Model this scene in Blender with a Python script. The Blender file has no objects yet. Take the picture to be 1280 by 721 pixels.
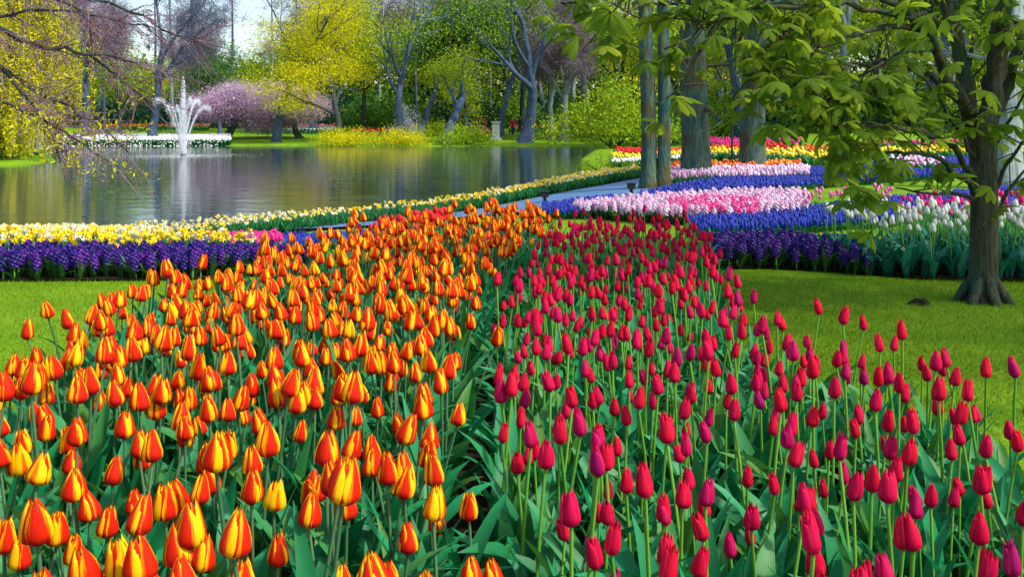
import bpy, math, numpy as np
from mathutils import Vector, Matrix
R = math.radians
F = 1200.0; HZ = 155.0; CH = 1.15          # focal length in photo pixels, horizon row, eye height
rng = np.random.default_rng(7)
scene = bpy.context.scene
COL = scene.collection

# ------------------------------------------------------------------ camera, sky, sun, exposure
cam_d = bpy.data.cameras.new('camera'); cam = bpy.data.objects.new('camera', cam_d); COL.objects.link(cam)
cam.location = (0, 0, CH); cam.rotation_euler = (R(90), 0, 0)
cam_d.sensor_width = 36; cam_d.lens = 36 * F / 1280; cam_d.shift_y = -(360.5 - HZ) / 1280
cam_d.clip_start = 0.05; cam_d.clip_end = 2000
scene.camera = cam
SUN_EL, SUN_AZ = R(48), R(118)
world = bpy.data.worlds.new('World'); scene.world = world; world.use_nodes = True
wn = world.node_tree; bg = wn.nodes['Background']
sky = wn.nodes.new('ShaderNodeTexSky'); sky.sky_type = 'NISHITA'; sky.sun_disc = False
sky.sun_elevation = SUN_EL; sky.sun_rotation = SUN_AZ; sky.dust_density = 2.0
wn.links.new(sky.outputs[0], bg.inputs[0]); bg.inputs[1].default_value = 0.15
sl = bpy.data.lights.new('sun', 'SUN'); so = bpy.data.objects.new('sun', sl); COL.objects.link(so)
sl.energy = 2.7; sl.angle = R(3); sl.color = (1.0, 0.95, 0.86)
sdir = Vector((math.cos(SUN_EL) * math.sin(SUN_AZ), math.cos(SUN_EL) * math.cos(SUN_AZ), math.sin(SUN_EL)))
so.rotation_euler = sdir.to_track_quat('Z', 'Y').to_euler(); so.location = (20, -10, 30)
scene.view_settings.view_transform = 'Standard'; scene.view_settings.look = 'None'
scene.view_settings.gamma = 1; scene.view_settings.exposure = 0.92
scene.render.engine = 'CYCLES'
scene.cycles.max_bounces = 6; scene.cycles.transparent_max_bounces = 8

# ------------------------------------------------------------------ materials
class MatB:
    def __init__(s, name, rough=.6, spec=.3):
        s.m = bpy.data.materials.new(name); s.m.use_nodes = True
        s.t = s.m.node_tree; s.b = s.t.nodes['Principled BSDF']
        s.b.inputs['Roughness'].default_value = rough; s.b.inputs['Specular IOR Level'].default_value = spec
    def n(s, typ, **kw):
        n = s.t.nodes.new(typ)
        for k, v in kw.items(): setattr(n, k, v)
        return n
    def l(s, a, b): s.t.links.new(a, b)
    def attr(s, name): return s.n('ShaderNodeAttribute', attribute_name=name)
    def math(s, op, a, b=None, clamp=False):
        n = s.n('ShaderNodeMath', operation=op, use_clamp=clamp)
        for i, v in enumerate((a, b)):
            if v is None: continue
            if hasattr(v, 'links'): s.l(v, n.inputs[i])
            else: n.inputs[i].default_value = v
        return n.outputs[0]
    def ramp(s, fac, stops, interp='LINEAR'):
        n = s.n('ShaderNodeValToRGB'); n.color_ramp.interpolation = interp
        e = n.color_ramp.elements
        while len(e) < len(stops): e.new(.5)
        for el, (p, c) in zip(e, stops): el.position = p; el.color = (*c, 1)
        s.l(fac, n.inputs[0]); return n.outputs[0]
    def mix(s, f, a, b, mode='MIX'):
        n = s.n('ShaderNodeMix', data_type='RGBA', blend_type=mode)
        for i, v in ((0, f), (6, a), (7, b)):
            if hasattr(v, 'links'): s.l(v, n.inputs[i])
            elif i == 0: n.inputs[0].default_value = v
            else: n.inputs[i].default_value = (*v, 1)
        return n.outputs[2]
    def noise(s, scale, detail=3, coord='Object', stretch=None, rough=.55):
        tc = s.n('ShaderNodeTexCoord'); o = tc.outputs[coord]
        if stretch:
            mp = s.n('ShaderNodeMapping'); mp.inputs['Scale'].default_value = stretch; s.l(o, mp.inputs[0]); o = mp.outputs[0]
        n = s.n('ShaderNodeTexNoise'); n.inputs['Scale'].default_value = scale; n.inputs['Detail'].default_value = detail
        n.inputs['Roughness'].default_value = rough
        s.l(o, n.inputs['Vector']); return n.outputs['Fac']
    def rnd(s):   # one random number per copy and per piece
        oi = s.n('ShaderNodeObjectInfo'); a = s.attr('rnd')
        return s.math('FRACT', s.math('ADD', oi.outputs['Random'], a.outputs['Fac']))
    def base(s, c):
        if hasattr(c, 'links'): s.l(c, s.b.inputs['Base Color'])
        else: s.b.inputs['Base Color'].default_value = (*c, 1)
        s.c = c
    def translucent(s, f, gain=None):
        tr = s.n('ShaderNodeBsdfTranslucent'); mx = s.n('ShaderNodeMixShader'); mx.inputs[0].default_value = f
        c = s.c
        if gain: c = s.mix(1.0, c, gain, 'MULTIPLY')
        if hasattr(c, 'links'): s.l(c, tr.inputs[0])
        else: tr.inputs[0].default_value = (*c, 1)
        out = s.t.nodes['Material Output']
        s.l(s.b.outputs[0], mx.inputs[1]); s.l(tr.outputs[0], mx.inputs[2]); s.l(mx.outputs[0], out.inputs[0])
    def bump(s, h, strength=.4, dist=.02):
        n = s.n('ShaderNodeBump'); n.inputs['Strength'].default_value = strength; n.inputs['Distance'].default_value = dist
        s.l(h, n.inputs['Height']); s.l(n.outputs[0], s.b.inputs['Normal'])

def leaf_mat(name, stops, rough=.45, tr=.25, spec=.4, stripes=True, nscale=3.0):
    k = MatB(name, rough, spec); r = k.rnd()
    f = k.math('ADD', k.math('MULTIPLY', r, .75), k.math('MULTIPLY', k.noise(nscale), .3))
    c = k.ramp(f, stops)
    if stripes:
        uv = k.attr('puv'); sx = k.n('ShaderNodeSeparateXYZ'); k.l(uv.outputs['Vector'], sx.inputs[0])
        w = k.math('SINE', k.math('MULTIPLY', sx.outputs[0], 31.0))
        c = k.mix(k.math('MULTIPLY', k.math('ADD', w, 1.0), .07), c, (.02, .05, .015), 'MIX')
        k.bump(w, .12, .002)
    k.base(c)
    if tr: k.translucent(tr)
    return k.m

def petal_mat(name, kind):
    k = MatB(name, .6, .12); r = k.rnd()
    uv = k.attr('puv'); sx = k.n('ShaderNodeSeparateXYZ'); k.l(uv.outputs['Vector'], sx.inputs[0])
    a = k.math('ABSOLUTE', sx.outputs[0]); v = sx.outputs[1]
    cmb = k.n('ShaderNodeCombineXYZ'); k.l(k.math('MULTIPLY', sx.outputs[0], 9.0), cmb.inputs[0]); k.l(k.math('MULTIPLY', v, 1.6), cmb.inputs[1]); k.l(k.math('MULTIPLY', r, 40), cmb.inputs[2])
    nz = k.n('ShaderNodeTexNoise'); nz.inputs['Scale'].default_value = 1.3; nz.inputs['Detail'].default_value = 3; k.l(cmb.outputs[0], nz.inputs['Vector'])
    nf = nz.outputs['Fac']
    if kind == 'flame':
        m = k.math('ADD', a, k.math('MULTIPLY', k.math('SUBTRACT', v, .5), .34))
        m = k.math('ADD', m, k.math('MULTIPLY', k.math('SUBTRACT', nf, .5), .55))
        m = k.math('ADD', m, k.math('MULTIPLY', k.math('SUBTRACT', r, .5), .26))
        m = k.math('ADD', m, k.math('MULTIPLY', k.math('GREATER_THAN', r, .965), .30))
        core = k.mix(nf, (.50, .003, .005), (.80, .032, .0))
        core = k.mix(k.ramp(v, [(0, (1, 1, 1)), (.28, (0, 0, 0))]), core, (.42, .006, .012))
        c = k.ramp(m, [(.46, (0, 0, 0)), (.68, (1, 1, 1))])
        c2 = k.mix(c, core, (.95, .56, .003))
        mid = k.ramp(m, [(.38, (0, 0, 0)), (.52, (.7, .7, .7)), (.60, (.0, .0, .0))])
        c = k.mix(mid, c2, (.93, .22, .0))
        tr = .25
    elif kind == 'crimson':
        core = k.ramp(r, [(0, (.58, .001, .062)), (.35, (.64, .001, .034)), (.75, (.60, .001, .085)), (.93, (.46, .001, .12)), (1, (.24, .002, .15))])
        c = k.mix(k.math('MULTIPLY', nf, .45), core, (.74, .015, .008))
        c = k.mix(k.ramp(a, [(.7, (0, 0, 0)), (1, (.5, .5, .5))]), c, (.85, .05, .13))
        c = k.mix(k.ramp(v, [(0, (.6, .6, .6)), (.2, (0, 0, 0))]), c, (.30, .003, .05))
        tr = .25
    else:
        cols = {'white': [(0, (.80, .80, .72)), (1, (.85, .85, .80))], 'magenta': [(0, (.75, .01, .16)), (1, (.80, .05, .25))],
                'pink': [(0, (.80, .12, .36)), (1, (.85, .3, .45))]}[kind]
        c = k.ramp(r, cols)
        if kind == 'white': c = k.mix(k.ramp(v, [(0, (.8, .8, .8)), (.45, (0, 0, 0))]), c, (.45, .62, .10))
        tr = .25
    k.base(c); k.bump(nf, .25, .003); k.translucent(tr); return k.m

def floret_mat(name, stops, tr=.15):
    k = MatB(name, .5, .3); r = k.rnd(); c = k.ramp(r, stops)
    k.base(c); k.translucent(tr); return k.m

def bark_mat(name, c1, c2, c3, scale=1.0):
    k = MatB(name, .9, .15)
    n1 = k.noise(5 * scale, 6, stretch=(1, 1, .22)); n2 = k.noise(1.6 * scale, 3); n3 = k.noise(22 * scale, 5, stretch=(1, 1, .15))
    c = k.mix(k.ramp(n1, [(.35, (0, 0, 0)), (.65, (1, 1, 1))]), c1, c2)
    c = k.mix(k.ramp(n2, [(.48, (0, 0, 0)), (.62, (1, 1, 1))]), c, c3)
    c = k.mix(k.ramp(n3, [(.3, (.75, .75, .75)), (.55, (0, 0, 0))]), c, tuple(.25 * v for v in c1))
    k.base(c); k.bump(k.math('ADD', n1, n3), .9, .03); return k.m

def flat_mat(name, c, rough=.6, n=.25, scale=8):
    k = MatB(name, rough, .3); f = k.noise(scale, 4)
    k.base(k.mix(f, tuple(v * (1 - n) for v in c), tuple(min(1, v * (1 + n)) for v in c))); return k.m

M = {}
M['flame'] = petal_mat('flame_petal', 'flame'); M['crimson'] = petal_mat('crimson_petal', 'crimson')
M['white_petal'] = petal_mat('white_petal', 'white'); M['magenta_petal'] = petal_mat('magenta_petal', 'magenta'); M['pink_petal'] = petal_mat('pink_petal', 'pink')
M['leaf'] = leaf_mat('tulip_leaf', [(0, (.006, .11, .035)), (.35, (.010, .22, .065)), (.6, (.015, .29, .10)), (.8, (.07, .22, .02)), (1, (.03, .36, .17))], .48, .28, .32)
M['teal_leaf'] = leaf_mat('blue_green_leaf', [(0, (.008, .11, .06)), (.5, (.015, .2, .12)), (1, (.04, .30, .20))], .45, .2, .35)
M['dark_leaf'] = leaf_mat('hyacinth_leaf', [(0, (.006, .05, .012)), (.5, (.02, .11, .02)), (.85, (.07, .15, .02)), (1, (.01, .2, .09))], .45, .2, .4)
M['small_leaf'] = leaf_mat('daffodil_leaf', [(0, (.005, .10, .03)), (1, (.03, .26, .06))], .5, .2, .3, False)
M['stem_grey'] = leaf_mat('grey_green_stem', [(0, (.03, .13, .05)), (1, (.10, .19, .08))], .5, 0, .3, False)
M['stem_lime'] = leaf_mat('lime_stem', [(0, (.06, .25, .02)), (1, (.17, .36, .04))], .5, 0, .3, False)
M['purple'] = floret_mat('violet_floret', [(0, (.014, .004, .11)), (.5, (.026, .006, .17)), (.85, (.11, .010, .24)), (1, (.010, .012, .24))])
M['blue'] = floret_mat('blue_floret', [(0, (.003, .012, .17)), (.6, (.006, .035, .36)), (1, (.03, .03, .38))])
M['palepink'] = floret_mat('pale_pink_floret', [(0, (.66, .26, .46)), (.5, (.72, .48, .64)), (1, (.76, .68, .78))])
M['hotpink'] = floret_mat('hot_pink_floret', [(0, (.72, .02, .22)), (.6, (.80, .10, .35)), (1, (.84, .35, .52))])
M['yellow'] = floret_mat('yellow_floret', [(0, (.92, .58, .0)), (1, (.92, .76, .03))])
M['white'] = floret_mat('white_floret', [(0, (.86, .86, .80)), (1, (.86, .86, .86))])
M['orange_f'] = floret_mat('orange_floret', [(0, (.8, .05, .0)), (1, (.92, .33, .02))])
M['red_f'] = floret_mat('red_floret', [(0, (.62, .003, .01)), (1, (.78, .03, .02))])
M['magenta_f'] = floret_mat('magenta_floret', [(0, (.6, .004, .16)), (1, (.8, .03, .28))])
M['bark_dark'] = bark_mat('dark_bark', (.035, .05, .05), (.07, .075, .06), (.03, .06, .055))
M['bark_blue'] = bark_mat('slate_bark', (.05, .09, .16), (.10, .14, .20), (.05, .08, .12))
M['bark_teal'] = bark_mat('sky_tinted_teal_bark', (.022, .085, .085), (.13, .17, .10), (.10, .075, .03), 1.5)  # teal sky tint and brown lit side are painted into the bark colour
M['bark_brown'] = bark_mat('patchy_brown_bark', (.04, .04, .028), (.11, .10, .06), (.04, .075, .045), 2.2)  # brown bark with greenish patches spread by noise
M['bark_grey'] = bark_mat('pale_grey_bark', (.22, .27, .28), (.36, .40, .38), (.15, .22, .24), 1.0)
def crown(name, stops, tr=.35): return leaf_mat(name, stops, .55, tr, .2, False, .35)
M['c_yellow'] = crown('yellow_blossom_leaves', [(0, (.30, .34, .0)), (.4, (.55, .54, .0)), (.8, (.74, .68, .01)), (1, (.26, .38, .01))])
M['c_lime'] = crown('lime_leaves', [(0, (.08, .20, .01)), (.5, (.26, .42, .01)), (1, (.55, .58, .01))])
M['c_green'] = crown('mid_green_leaves', [(0, (.02, .11, .02)), (.5, (.09, .25, .02)), (1, (.32, .42, .02))])
M['c_dark'] = crown('dark_evergreen_leaves', [(0, (.004, .03, .015)), (.6, (.01, .07, .03)), (1, (.03, .13, .04))], .15)
M['c_cherry'] = crown('lilac_pink_blossom', [(0, (.45, .25, .42)), (.5, (.66, .45, .62)), (1, (.80, .66, .78))])
M['c_white'] = crown('white_blossom', [(0, (.7, .68, .75)), (1, (.86, .86, .86))])
M['c_bud'] = crown('red_brown_buds', [(0, (.14, .05, .05)), (.6, (.30, .13, .13)), (1, (.42, .3, .12))])
k = MatB('chestnut_leaf', .62, .22); r = k.rnd(); c = k.ramp(k.math('ADD', k.math('MULTIPLY', r, .8), k.math('MULTIPLY', k.noise(9), .25)), [(0, (.10, .17, .014)), (.4, (.20, .33, .018)), (.75, (.30, .44, .02)), (1, (.46, .52, .04))])
uv = k.attr('puv'); sx = k.n('ShaderNodeSeparateXYZ'); k.l(uv.outputs['Vector'], sx.inputs[0]); au = k.math('ABSOLUTE', sx.outputs[0])
ve = k.math('SINE', k.math('SUBTRACT', k.math('MULTIPLY', sx.outputs[1], 62.0), k.math('MULTIPLY', au, 60.0))); c = k.mix(k.ramp(ve, [(.55, (0, 0, 0)), (1, (.45, .45, .45))]), c, (.05, .11, .01)); c = k.mix(k.ramp(au, [(0, (.6, .6, .6)), (.035, (0, 0, 0))]), c, (.42, .50, .12))
k.base(c); k.bump(ve, .5, .004); k.translucent(.62); M['c_chestnut'] = k.m
M['c_purple_twig'] = flat_mat('purple_twigs', (.20, .15, .22), .9)
M['c_blue_twig'] = flat_mat('slate_twigs', (.10, .12, .18), .9)
k = MatB('soil', 1, .05); k.base(k.mix(k.noise(25, 6), (.012, .009, .006), (.05, .035, .022))); k.bump(k.noise(60, 5), .8, .02); M['soil'] = k.m
k = MatB('lawn', .9, .1)
c = k.ramp(k.noise(1.1, 4), [(.3, (.10, .22, .005)), (.5, (.15, .28, .006)), (.72, (.24, .34, .012))])
c = k.mix(k.ramp(k.noise(45, 5), [(.35, (.55, .55, .55)), (.6, (0, 0, 0))]), c, (.05, .15, .003)); k.base(c); k.bump(k.noise(90, 5), .6, .015); M['lawn'] = k.m
M['grass'] = leaf_mat('grass_blade', [(0, (.08, .19, .004)), (.5, (.15, .29, .006)), (1, (.28, .38, .02))], .6, .3, .2, False, 1.1)
k = MatB('path', .7, .3); c = k.ramp(k.noise(3, 4), [(.3, (.045, .12, .25)), (.7, (.075, .17, .32))]); c = k.mix(k.ramp(k.noise(120, 3), [(.4, (0, 0, 0)), (.7, (.5, .5, .5))]), c, (.16, .23, .32)); k.base(c); k.bump(k.noise(150, 3), .3, .004); M['path'] = k.m
k = MatB('water', .02, .5); k.base((.018, .042, .062)); k.b.inputs['IOR'].default_value = 1.33
k.b.inputs['Specular IOR Level'].default_value = 1.0
h = k.math('ADD', k.math('MULTIPLY', k.noise(1.6, 3, stretch=(.5, 1, 1)), .8), k.math('MULTIPLY', k.noise(6, 3, stretch=(.55, 1, 1)), .25)); k.bump(h, .42, .035); M['water'] = k.m
k = MatB('spray', .3, .3); k.base((.93, .95, .97)); k.translucent(.5); M['spray'] = k.m
M['black'] = flat_mat('black_metal', (.012, .014, .018), .5); M['bin'] = flat_mat('blue_black_bin', (.02, .045, .09), .5)
M['stone'] = flat_mat('pale_stone', (.38, .38, .40), .9); M['skin'] = flat_mat('skin', (.5, .3, .22), .6, .05)
M['hair'] = flat_mat('hair', (.03, .02, .015), .8); M['navy'] = flat_mat('navy_cloth', (.02, .03, .12), .9)
M['red_cloth'] = flat_mat('red_cloth', (.5, .02, .06), .9); M['white_cloth'] = flat_mat('white_cloth', (.65, .68, .72), .9)

# ------------------------------------------------------------------ mesh helpers
class Geo:
    def __init__(s): s.V = []; s.F3 = []; s.F4 = []; s.UV = []; s.Rn = []; s.n = 0
    def add(s, V, F, uv=None, r=0.0):
        V = np.asarray(V, float).reshape(-1, 3); Fa = np.asarray(F, int)
        s.V.append(V); (s.F4 if Fa.shape[1] == 4 else s.F3).append(Fa + s.n)
        s.UV.append(np.zeros((len(V), 2)) if uv is None else np.asarray(uv, float))
        s.Rn.append(np.broadcast_to(np.asarray(r, float), (len(V),)).copy()); s.n += len(V); return s
    def arrays(s):
        V = np.concatenate(s.V) if s.V else np.zeros((0, 3))
        return (V, np.concatenate(s.F3) if s.F3 else np.zeros((0, 3), int), np.concatenate(s.F4) if s.F4 else np.zeros((0, 4), int),
                np.concatenate(s.UV) if s.UV else np.zeros((0, 2)), np.concatenate(s.Rn) if s.Rn else np.zeros(0))
    def inst(s, g, mats, r=None):     # merge len(mats) transformed copies of g
        V, f3, f4, uv, rn = g.arrays(); mats = np.asarray(mats, float)
        if len(mats) == 0: return s
        n = len(V); W = np.einsum('kij,nj->kni', mats[:, :3, :3], V) + mats[:, None, :3, 3]
        off = (np.arange(len(mats)) * n)[:, None, None] + s.n
        s.V.append(W.reshape(-1, 3)); s.UV.append(np.tile(uv, (len(mats), 1)))
        r = np.zeros(len(mats)) if r is None else np.asarray(r)
        s.Rn.append((rn[None, :] + r[:, None]).ravel())
        if len(f3): s.F3.append((f3[None] + off).reshape(-1, 3))
        if len(f4): s.F4.append((f4[None] + off).reshape(-1, 4))
        s.n += n * len(mats); return s
    def tube(s, P, rad, sides=6, r=0.0, cap=False, wob=0.0, flute=0.0):
        P = np.asarray(P, float); k = len(P); rad = np.broadcast_to(np.asarray(rad, float), (k,))
        T = np.gradient(P, axis=0); T /= np.linalg.norm(T, axis=1)[:, None] + 1e-9
        up = np.array([0, 0, 1.]) if abs(T[0, 2]) < .9 else np.array([1., 0, 0])
        A = np.cross(T, up); A /= np.linalg.norm(A, axis=1)[:, None] + 1e-9; B = np.cross(T, A)
        th = np.arange(sides) * 2 * np.pi / sides
        rr = rad[:, None] * np.ones(sides)
        if flute: rr = rr * (1 + flute * np.sin(th * 5 + .7)[None] + flute * .6 * np.sin(th * 3 + 2)[None])
        if wob: rr = rr * (1 + wob * rng.standard_normal(rr.shape))
        V = P[:, None] + rr[..., None] * (np.cos(th)[None, :, None] * A[:, None] + np.sin(th)[None, :, None] * B[:, None])
        i = np.arange(k - 1)[:, None] * sides; j = np.arange(sides)[None]; jn = (j + 1) % sides
        Fq = np.stack([i + j, i + jn, i + sides + jn, i + sides + j], -1).reshape(-1, 4)
        uv = np.stack(np.broadcast_arrays(np.cos(th)[None], np.linspace(0, 1, k)[:, None]), -1).reshape(-1, 2)
        n0 = s.n; s.add(V.reshape(-1, 3), Fq, uv, r)
        if cap:
            for e in (0, k - 1):
                ids = n0 + e * sides + np.arange(sides)
                s.F3.append(np.array([[ids[0], ids[q], ids[q + 1]] for q in range(1, sides - 1)]))
        return s
    def box(s, c, d, r=0.0):
        c = np.array(c, float); d = np.array(d, float) / 2
        V = np.array([[x, y, z] for x in (-1, 1) for y in (-1, 1) for z in (-1, 1)]) * d + c
        s.add(V, [[0, 1, 3, 2], [4, 6, 7, 5], [0, 4, 5, 1], [2, 3, 7, 6], [0, 2, 6, 4], [1, 5, 7, 3]], None, r); return s
    def mesh(s, name, mat, smooth=True):
        V, f3, f4, uv, rn = s.arrays(); me = bpy.data.meshes.new(name)
        me.vertices.add(len(V)); me.vertices.foreach_set('co', V.ravel())
        nl = f3.size + f4.size; me.loops.add(nl); me.loops.foreach_set('vertex_index', np.concatenate([f3.ravel(), f4.ravel()]).astype(np.int32))
        npoly = len(f3) + len(f4); me.polygons.add(npoly)
        st = np.concatenate([np.arange(len(f3)) * 3, f3.size + np.arange(len(f4)) * 4]).astype(np.int32)
        me.polygons.foreach_set('loop_start', st)
        me.polygons.foreach_set('use_smooth', np.full(npoly, smooth))
        a = me.attributes.new('puv', 'FLOAT2', 'POINT'); a.data.foreach_set('vector', uv.ravel().astype(np.float32))
        a = me.attributes.new('rnd', 'FLOAT', 'POINT'); a.data.foreach_set('value', rn.astype(np.float32))
        me.materials.append(mat); me.update(calc_edges=True); return me

def link(name, me, parent=None, loc=None):
    o = bpy.data.objects.new(name, me); COL.objects.link(o)
    if parent: o.parent = parent
    if loc is not None: o.location = loc
    return o
def tag(o, label=None, cat=None, group=None, kind=None):
    if label: o['label'] = label
    if cat: o['category'] = cat
    if group: o['group'] = group
    if kind: o['kind'] = kind
    return o
def put(name, geo, mat, parent=None, smooth=True, **kw):
    o = link(name, geo.mesh(name, M[mat] if isinstance(mat, str) else mat, smooth), parent)
    if kw: tag(o, **kw)
    return o

def xf(x, y, z, rz=0, sc=1.0, tx=0, ty=0):
    """vectorised rotation about z, a tilt, a scale and a place"""
    x, y, z, rz, sc, tx, ty = np.broadcast_arrays(*[np.asarray(v, float) for v in (x, y, z, rz, sc, tx, ty)])
    c, s_ = np.cos(rz), np.sin(rz); Z = np.zeros_like(x); O = np.ones_like(x)
    Rz = np.stack([np.stack([c, -s_, Z], -1), np.stack([s_, c, Z], -1), np.stack([Z, Z, O], -1)], -2)
    Rx = np.stack([np.stack([O, Z, Z], -1), np.stack([Z, np.cos(tx), -np.sin(tx)], -1), np.stack([Z, np.sin(tx), np.cos(tx)], -1)], -2)
    Ry = np.stack([np.stack([np.cos(ty), Z, np.sin(ty)], -1), np.stack([Z, O, Z], -1), np.stack([-np.sin(ty), Z, np.cos(ty)], -1)], -2)
    m = np.zeros(x.shape + (4, 4)); m[..., :3, :3] = (Rx @ Ry @ Rz) * sc[..., None, None]
    m[..., 0, 3] = x; m[..., 1, 3] = y; m[..., 2, 3] = z; m[..., 3, 3] = 1; return m

# ------------------------------------------------------------------ terrain
def ss(a, b, x): t = np.clip((x - a) / (b - a), 0, 1); return t * t * (3 - 2 * t)
def g0(X, Y):
    X = np.asarray(X, float); Y = np.asarray(Y, float)
    k = ss(15, 60, Y); w = 1 - ss(-2 + 12 * k, 3.5 + 18 * k, X)
    left = -.40 * ss(7.4, 12.5, Y) + 1.1 * ss(72, 118, Y)
    right = .55 * ss(22, 60, Y) + .15 * ss(70, 118, Y)
    return w * left + (1 - w) * right
WZ = -.5
def ray(px, py, dz=0.0, gf=None):     # where the sight line of a photo pixel meets the ground raised by dz
    gf = gf or G; Y = np.concatenate([np.arange(.8, 20, .02), np.arange(20, 160, .1)])
    X = (px - 640) / F * Y; Z = CH - (py - HZ) / F * Y
    d = Z - (gf(X, Y) + dz); i = np.argmax(d < 0)
    if d[i] >= 0: i = len(Y) - 1
    return np.array([X[i], Y[i]])
E_back = [(-140, 286), (0, 285), (160, 281), (300, 270), (480, 255), (640, 233), (720, 217), (792, 206)]
E_front = [(-140, 293, .22), (0, 292, .22), (160, 291, .22), (300, 290, .12), (470, 279, 0), (590, 265, 0), (700, 243, 0), (803, 223, 0)]
eb = np.array([ray(a, b, .25, g0) for a, b in E_back])
POND = np.array([tuple(p + (-.18, .45)) for p in eb] + [(2.6, 22.5), (2.2, 26), (2.5, 34), (3.2, 44), (5, 58), (6.8, 70), (0, 71.2), (-8, 70.4), (-17, 71.5), (-25, 72.5), (-34, 72.5),
                 (-29, 60), (-20.5, 43), (-19.5, 38.5), (-24, 36), (-34, 33), (-38, 22), (-30, 15), (-14, 12.9)])
def poly_sd(X, Y, P):
    X = np.asarray(X, float); Y = np.asarray(Y, float); d = np.full(X.shape, 1e9); ins = np.zeros(X.shape, bool)
    for i in range(len(P)):
        a = P[i]; b = P[(i + 1) % len(P)]; e = b - a
        t = np.clip(((X - a[0]) * e[0] + (Y - a[1]) * e[1]) / (e @ e), 0, 1)
        d = np.minimum(d, np.hypot(X - a[0] - t * e[0], Y - a[1] - t * e[1]))
        c = ((a[1] > Y) != (b[1] > Y)); xi = a[0] + (Y - a[1]) * e[0] / (e[1] if e[1] else 1e-9); ins ^= c & (X < xi)
    return np.where(ins, -d, d)
def G(X, Y):
    X, Y = np.broadcast_arrays(np.asarray(X, float), np.asarray(Y, float))
    z = g0(X, Y); near = (Y > 9) & (Y < 85) & (X < 20)
    if near.any():
        w = np.where(Y > 60, 1.6, .28); d = poly_sd(X, Y, POND); w = np.where(near, w, .28)
        z = np.where(near, np.where(d > 0, (WZ + .05) + (z - WZ - .05) * ss(0, 1, d / w), WZ + .05 - .6 * ss(0, 1, -d / .5)), z)
    return z
def gax(lo, hi, step, grow, lim):
    a = [0.]
    while a[-1] < lim:
        x = a[-1]; a.append(x + (step if x < hi else step + (x - hi) * grow))
    return np.array(a)
ax = gax(0, 9, .2, .06, 400); X1 = np.concatenate([-ax[:0:-1], ax])
Y1 = np.concatenate([[-30, -15, -6, -2], gax(0, 24, .14, .035, 64), np.arange(64.5, 80, .5), np.arange(80, 130, 2), [135, 150, 180, 240, 400]])
Y1 = np.unique(np.round(Y1, 3))
XX, YY = np.meshgrid(X1, Y1); ZZ = G(XX, YY)
nx = len(X1); ny = len(Y1); i = (np.arange(ny - 1)[:, None] * nx + np.arange(nx - 1)[None]).ravel()
put('ground', Geo().add(np.stack([XX, YY, ZZ], -1).reshape(-1, 3), np.stack([i, i + 1, i + nx + 1, i + nx], -1)), 'lawn', kind='structure', label='bright green mown lawn of the garden')
wx = np.linspace(-60, 12, 25); wy = np.linspace(8, 80, 25); XX, YY = np.meshgrid(wx, wy)
i = (np.arange(24)[:, None] * 25 + np.arange(24)[None]).ravel()
# pond sheet follows its own outline
pm = bpy.data.meshes.new('pond_water'); import bmesh
bmw = bmesh.new(); Pw = []
cen = POND.mean(0)
for p in POND: Pw.append(bmw.verts.new((p[0] + (p[0] - cen[0]) * .0, p[1], WZ + .0)))
f_ = bmw.faces.new(Pw); bmesh.ops.triangulate(bmw, faces=[f_]); bmesh.ops.recalc_face_normals(bmw, faces=bmw.faces)
for f_ in bmw.faces:
    if f_.normal.z < 0: f_.normal_flip()
bmw.to_mesh(pm); pm.materials.append(M['water'])
# push its rim a little under the bank
pv = np.array([v.co[:] for v in pm.vertices]); nxt = np.roll(pv, -1, 0) - np.roll(pv, 1, 0); nn = np.stack([nxt[:, 1], -nxt[:, 0]], -1); nn /= np.linalg.norm(nn, axis=1)[:, None]
tst = poly_sd(pv[:, 0] + nn[:, 0] * .3, pv[:, 1] + nn[:, 1] * .3, POND); nn *= np.where(tst > 0, 1, -1)[:, None]
pv[:, :2] += nn * .25; pm.vertices.foreach_set('co', pv.ravel())
tag(link('pond_water', pm), 'calm pond reflecting the trees', kind='structure')

def resample(P, n):
    P = np.asarray(P, float); d = np.concatenate([[0], np.cumsum(np.linalg.norm(np.diff(P, axis=0), axis=1))]); t = np.linspace(0, d[-1], n)
    return np.stack([np.interp(t, d, P[:, 0]), np.interp(t, d, P[:, 1])], -1)
def strip(front, back, df=0.0, db=0.0):
    return np.array([ray(a, b, df) for a, b in front]), np.array([ray(a, b, db) for a, b in back])
def drape(name, A, B, mat, dz=.02, n=80, m=10, **kw):
    a = resample(A, n); b = resample(B, n); t = np.linspace(0, 1, m)[:, None, None]
    P = a[None] * (1 - t) + b[None] * t; Z = G(P[..., 0], P[..., 1]) + dz
    i = (np.arange(m - 1)[:, None] * n + np.arange(n - 1)[None]).ravel()
    return put(name, Geo().add(np.concatenate([P, Z[..., None]], -1).reshape(-1, 3), np.stack([i, i + 1, i + n + 1, i + n], -1)), mat, **kw)
def scatter(A, B, sp, jit=.42, row=1.0):
    P = np.concatenate([A, B[::-1]]); lo = P.min(0); hi = P.max(0)
    xs = np.arange(lo[0], hi[0] + sp, sp); ys = np.arange(lo[1], hi[1] + sp, sp * .9 * row)
    X, Y = np.meshgrid(xs, ys); X = X + (np.arange(len(ys)) % 2)[:, None] * sp / 2
    X = X + rng.uniform(-jit, jit, X.shape) * sp; Y = Y + rng.uniform(-jit, jit, Y.shape) * sp
    X = X.ravel(); Y = Y.ravel(); k = poly_sd(X, Y, P) < 0; return np.stack([X[k], Y[k]], -1)
def proj(x, y, z): return 640 + F * x / y, HZ + F * (CH - z) / y

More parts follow.
